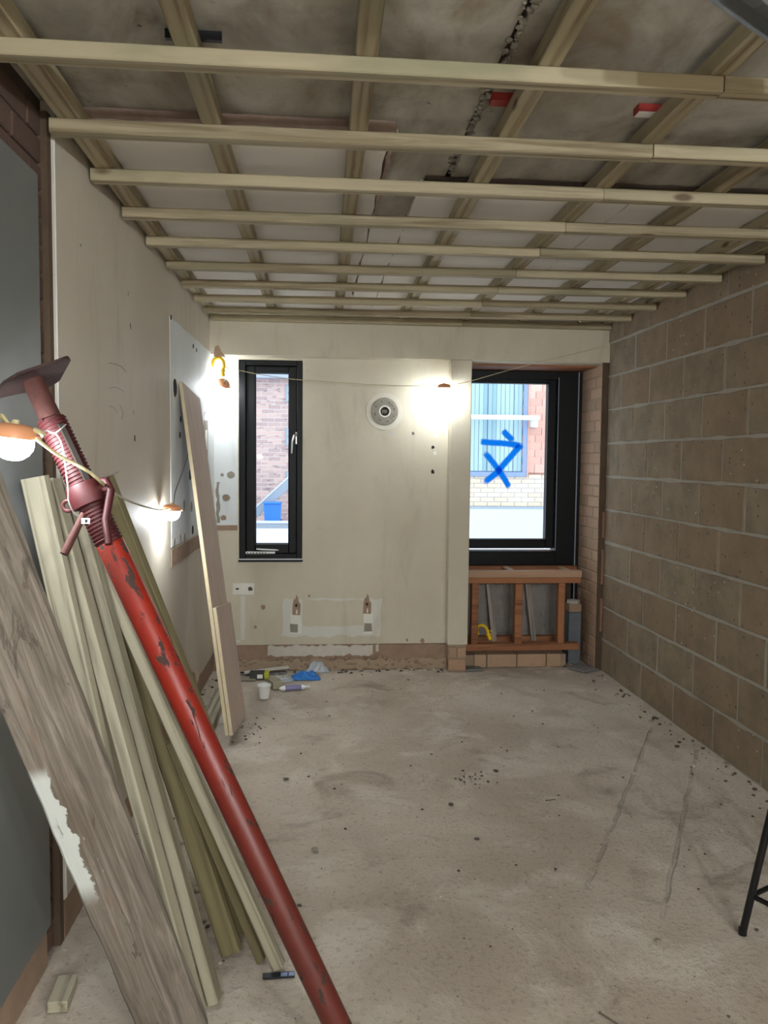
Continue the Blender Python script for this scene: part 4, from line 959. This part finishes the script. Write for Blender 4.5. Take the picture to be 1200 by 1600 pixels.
# sill litter on the narrow window
for i, (px, py, l, rz, lab) in enumerate([(403, 867, .20, .02, 'white plastic strip with dark marks on the narrow window sill'), (418, 859, .15, -.12, 'white bent offcut lying behind on the narrow window sill')]):
    p = on(1, 5.515, px, py); t = thing('sill_strip', lab, 'strip', (p.x+.02, 5.518 if i == 0 else 5.521, WZ0+.0485))
    t.location = (p.x+.015, 5.5155, .8003); t.rotation_euler = (0, 0, 0)
    if i == 0:
        box('strip_body', (-l/2, -.009, 0), (l/2, .009, .014), 'white_plastic', t, .002)
        for k in range(7): box('printed_mark', (-l/2+.012+k*.02, -.0096, .003), (-l/2+.022+k*.02, -.0091, .010), 'label_black', t)
    else:
        t.location = (p.x, 5.5155, .8205); tube('strip_body', [(-l/2, 0, .012), (-.03, 0, .008), (l/2-.02, 0, .002+.003), (l/2, 0, .004)], [.004, .006, .005, .002], 'white_plastic', t, 8)
# crumbs (uncountable)
bm = bmesh.new(); bm2 = bmesh.new(); rn = random.Random(77)
def crumb(x, y, r, pale): rock(bm2 if pale else bm, (x, y, -.003), r, rn.randint(0, 9999), .6)
for i in range(330):
    x = rn.uniform(-.1, 1.95); y = 1.9+3.4*rn.random(); crumb(x, y, .0022+.005*rn.random()**3, rn.random() < .35)
for i in range(170): crumb(1.985-abs(rn.gauss(0, .07)), rn.uniform(2.3, 5.35), .003+.010*rn.random()**2, rn.random() < .4)
for i in range(120): crumb(rn.uniform(-.5, .95), 5.48-abs(rn.gauss(0, .05)), .003+.011*rn.random()**2, rn.random() < .5)
for i in range(140): crumb(-.67+abs(rn.gauss(0, .07)), rn.uniform(2.5, 5.3), .003+.012*rn.random()**2, rn.random() < .5)
for i in range(45): crumb(rn.gauss(-.33, .05), rn.gauss(4.35, .13), .002+.006*rn.random()**2, False)
for i in range(30): crumb(rn.gauss(.72, .05), rn.gauss(3.55, .05), .003+.005*rn.random(), False)
for i in range(40): crumb(rn.gauss(-.33, .12), rn.gauss(2.5, .12), .004+.012*rn.random()**2, rn.random() < .5)
for i in range(70): crumb(rn.uniform(1.12, 1.9), rn.uniform(5.50, 5.60), .003+.008*rn.random()**2, rn.random() < .7)
tag(bm_obj('rubble_crumbs', bm, 'crumb'), 'dark scattered rubble crumbs and grit over the floor', 'rubble', kind='stuff'); tag(bm_obj('plaster_crumbs', bm2, 'crumb_pale'), 'pale plaster crumbs and dust bits over the floor', 'rubble', kind='stuff')

# ================================================================== OUTSIDE
gd = box('ground', (-40, 6.05, -1.2), (40, 60, -.75), 'out_ground'); tag(gd, 'pale paved ground outside the windows', 'ground', kind='structure')
fb = thing('far_building', 'long pinkish brick building seen through the narrow window', 'building', (-2, 28.6, -.75))
box('wall', (-9, 0, 0), (5.2, 6, 4.95), 'far_brick', fb); box('eaves', (-9.2, -.35, 4.95), (5.4, 0, 5.35), 'eaves', fb); prism('roof', [(-9.2, -.4, 5.36), (-9.2, 6.4, 5.36), (-9.2, 3, 8)], (14.6, 0, 0), 'eaves', fb)
for (z0, z1) in ((4.15, 4.75), (2.62, 3.28), (1.05, 1.75)):
    for x0 in (1.06, -3.2):
        wn = box('window', (x0, -.05, z0), (x0+.9, .02, z1), 'out_grey', fb)
        for k in range(2): box('pane', (x0+.08, -.06, z0+.06+k*(z1-z0-.04)/2), (x0+.82, -.05, z0+(k+1)*(z1-z0-.04)/2), 'out_white', wn)
A, Bq = on(1, 27.4, 385, 812), on(1, 27.4, 475, 729)
rl = thing('outside_stair', 'pale grey sloping steel stair stringer across the far brick wall', 'stair', (A.x, 27.4, -.75))
ro = Vector(rl.location); beam('stringer', A-ro+Vector((0, 0, -.06)), Bq-ro+Vector((0, 0, -.06)), .30, .12, 'out_grey', rl, (0, 0, 1), .01); beam('stringer_top', A-ro+Vector((0, 0, .125)), Bq-ro+Vector((0, 0, .125)), .05, .16, 'out_white', rl, (0, 0, 1), .01)
box('post', (Bq.x-ro.x-.05, -.05, 0), (Bq.x-ro.x+.05, .05, Bq.z+.60), 'out_grey', rl); box('post', (-.12, -.05, 0), (0.0, .05, A.z+.72), 'out_grey', rl)
c = on(1, 27.8, 428, 811)
wbn = thing('wheelie_bin', 'blue wheeled bin standing before the far brick wall', 'bin', (c.x, 27.0, -.75))
prism('bin_body', [(-.25, -.3, .02), (.25, -.3, .02), (.28, -.3, .70), (-.28, -.3, .70)], (0, .5, 0), 'bin', wbn); box('bin_lid', (-.30, -.34, .70), (.30, .24, .76), 'bin', wbn, .02, 2); box('bin_handle', (-.2, .24, .66), (.2, .28, .69), 'bin', wbn, .01)
for s in (-1, 1): tube('wheel', [(s*.22, .2, .09), (s*.28, .2, .09)], .09, 'label_black', wbn, 16)
kb = thing('kerb_wall', 'low pale kerb wall in front of the blue bin', 'wall', (-2, 25.6, -.75)); box('kerb_body', (-8, 0, 0), (5, .25, .16), 'out_grey', kb); box('kerb_top', (-8, -.03, .16), (5, .28, .215), 'out_white', kb)
# neighbouring building seen through the large window
nb = thing('neighbour_building', 'pale brick building with blue slatted panel seen through the large window', 'building', (3, 13, -.75))
def nbx(name, a, b, m, bev=0, par=None): o = Vector((3, 13, -.75)); return box(name, Vector(a)-o, Vector(b)-o, m, par or nb, bev)
nbx('wall_core', (1.0, 13.02, -.75), (9, 17, 5.2), 'tile_out'); nbx('brick_mortar', (1.0, 13.0, .70), (3.9, 13.02, 1.2), 'out_white'); nbx('plinth', (1.0, 12.93, -.75), (9, 13.02, .665), 'out_white'); nbx('damp_course', (1.0, 12.92, .665), (9, 13.02, .70), 'out_grey')
nbx('roof', (.7, 12.6, 5.2), (9.3, 17.3, 5.4), 'eaves')
bmq = bmesh.new(); add_box(bmq, (-.1075, -.02, -.0325), (.1075, .02, .0325), .003); me_ob = bpy.data.meshes.new('brick'); bmesh.ops.recalc_face_normals(bmq, faces=bmq.faces); bmq.to_mesh(me_ob); bmq.free(); me_ob.materials.append(M['brick_out'])
for c in range(7):
    for k in range(15):
        x = 1.6+.225*k+(.1125 if c % 2 else 0); link_mesh('brick', me_ob, None, nb, Matrix.Translation((x-3, .005, .735+.075*c+.75)))
pn = nbx('window', (1.2, 12.99, 1.18), (3.47, 13.02, 4.2), 'out_frame')
rn = random.Random(2)
bms = bmesh.new(); add_box(bms, (-.033, -.012, 0), (.033, .012, 2.8), .004); me_sl = bpy.data.meshes.new('slat'); bmesh.ops.recalc_face_normals(bms, faces=bms.faces); bms.to_mesh(me_sl); bms.free(); me_sl.materials.append(M['out_clad'])
for k in range(30): link_mesh('slat', me_sl, None, pn, Matrix.Translation((1.28+.0715*k-3+rn.uniform(-.004, .004), -.025+rn.uniform(-.006, .006), 1.27+.75)))
nbx('window_rail', (1.2, 12.94, 1.185), (3.47, 12.99, 1.26), 'out_frame', .005); nbx('window_mullion', (3.40, 12.94, 1.26), (3.47, 12.99, 4.2), 'out_frame', .005)
nbx('corner_trim', (3.475, 12.95, 1.18), (3.50, 13.01, 4.2), 'tile_out')
bmt = bmesh.new(); add_box(bmt, (-.105, -.012, -.07), (.105, .012, .07), .004); me_tl = bpy.data.meshes.new('tile'); bmesh.ops.recalc_face_normals(bmt, faces=bmt.faces); bmt.to_mesh(me_tl); bmt.free(); me_tl.materials.append(M['tile_out'])
for c in range(18):
    for k in range(5):
        x = 3.50+.215*k+(.1075 if c % 2 else 0); link_mesh('tile', me_tl, None, nb, Matrix.Translation((x-3, -.02, 1.32+.118*c+.75)) @ Matrix.Rotation(.12, 4, 'X'))
pA, pB = on(1, 12.75, 700, 651), on(1, 12.75, 842, 653); o3 = Vector((3, 13, -.75))
tube('white_pipe', [pA-o3, pB-o3], .04, 'white_plastic', nb, 12); bxp = on(1, 12.85, 835, 661); nbx('pipe_box', (bxp.x-.05, 12.80, bxp.z-.07), (bxp.x+.05, 12.99, bxp.z+.07), 'white_plastic', .01)
tube('pipe_bracket', [pB-o3-Vector((.06, 0, 0)), pB-o3+Vector((-.06, .24, 0))], .015, 'white_plastic', nb, 8)
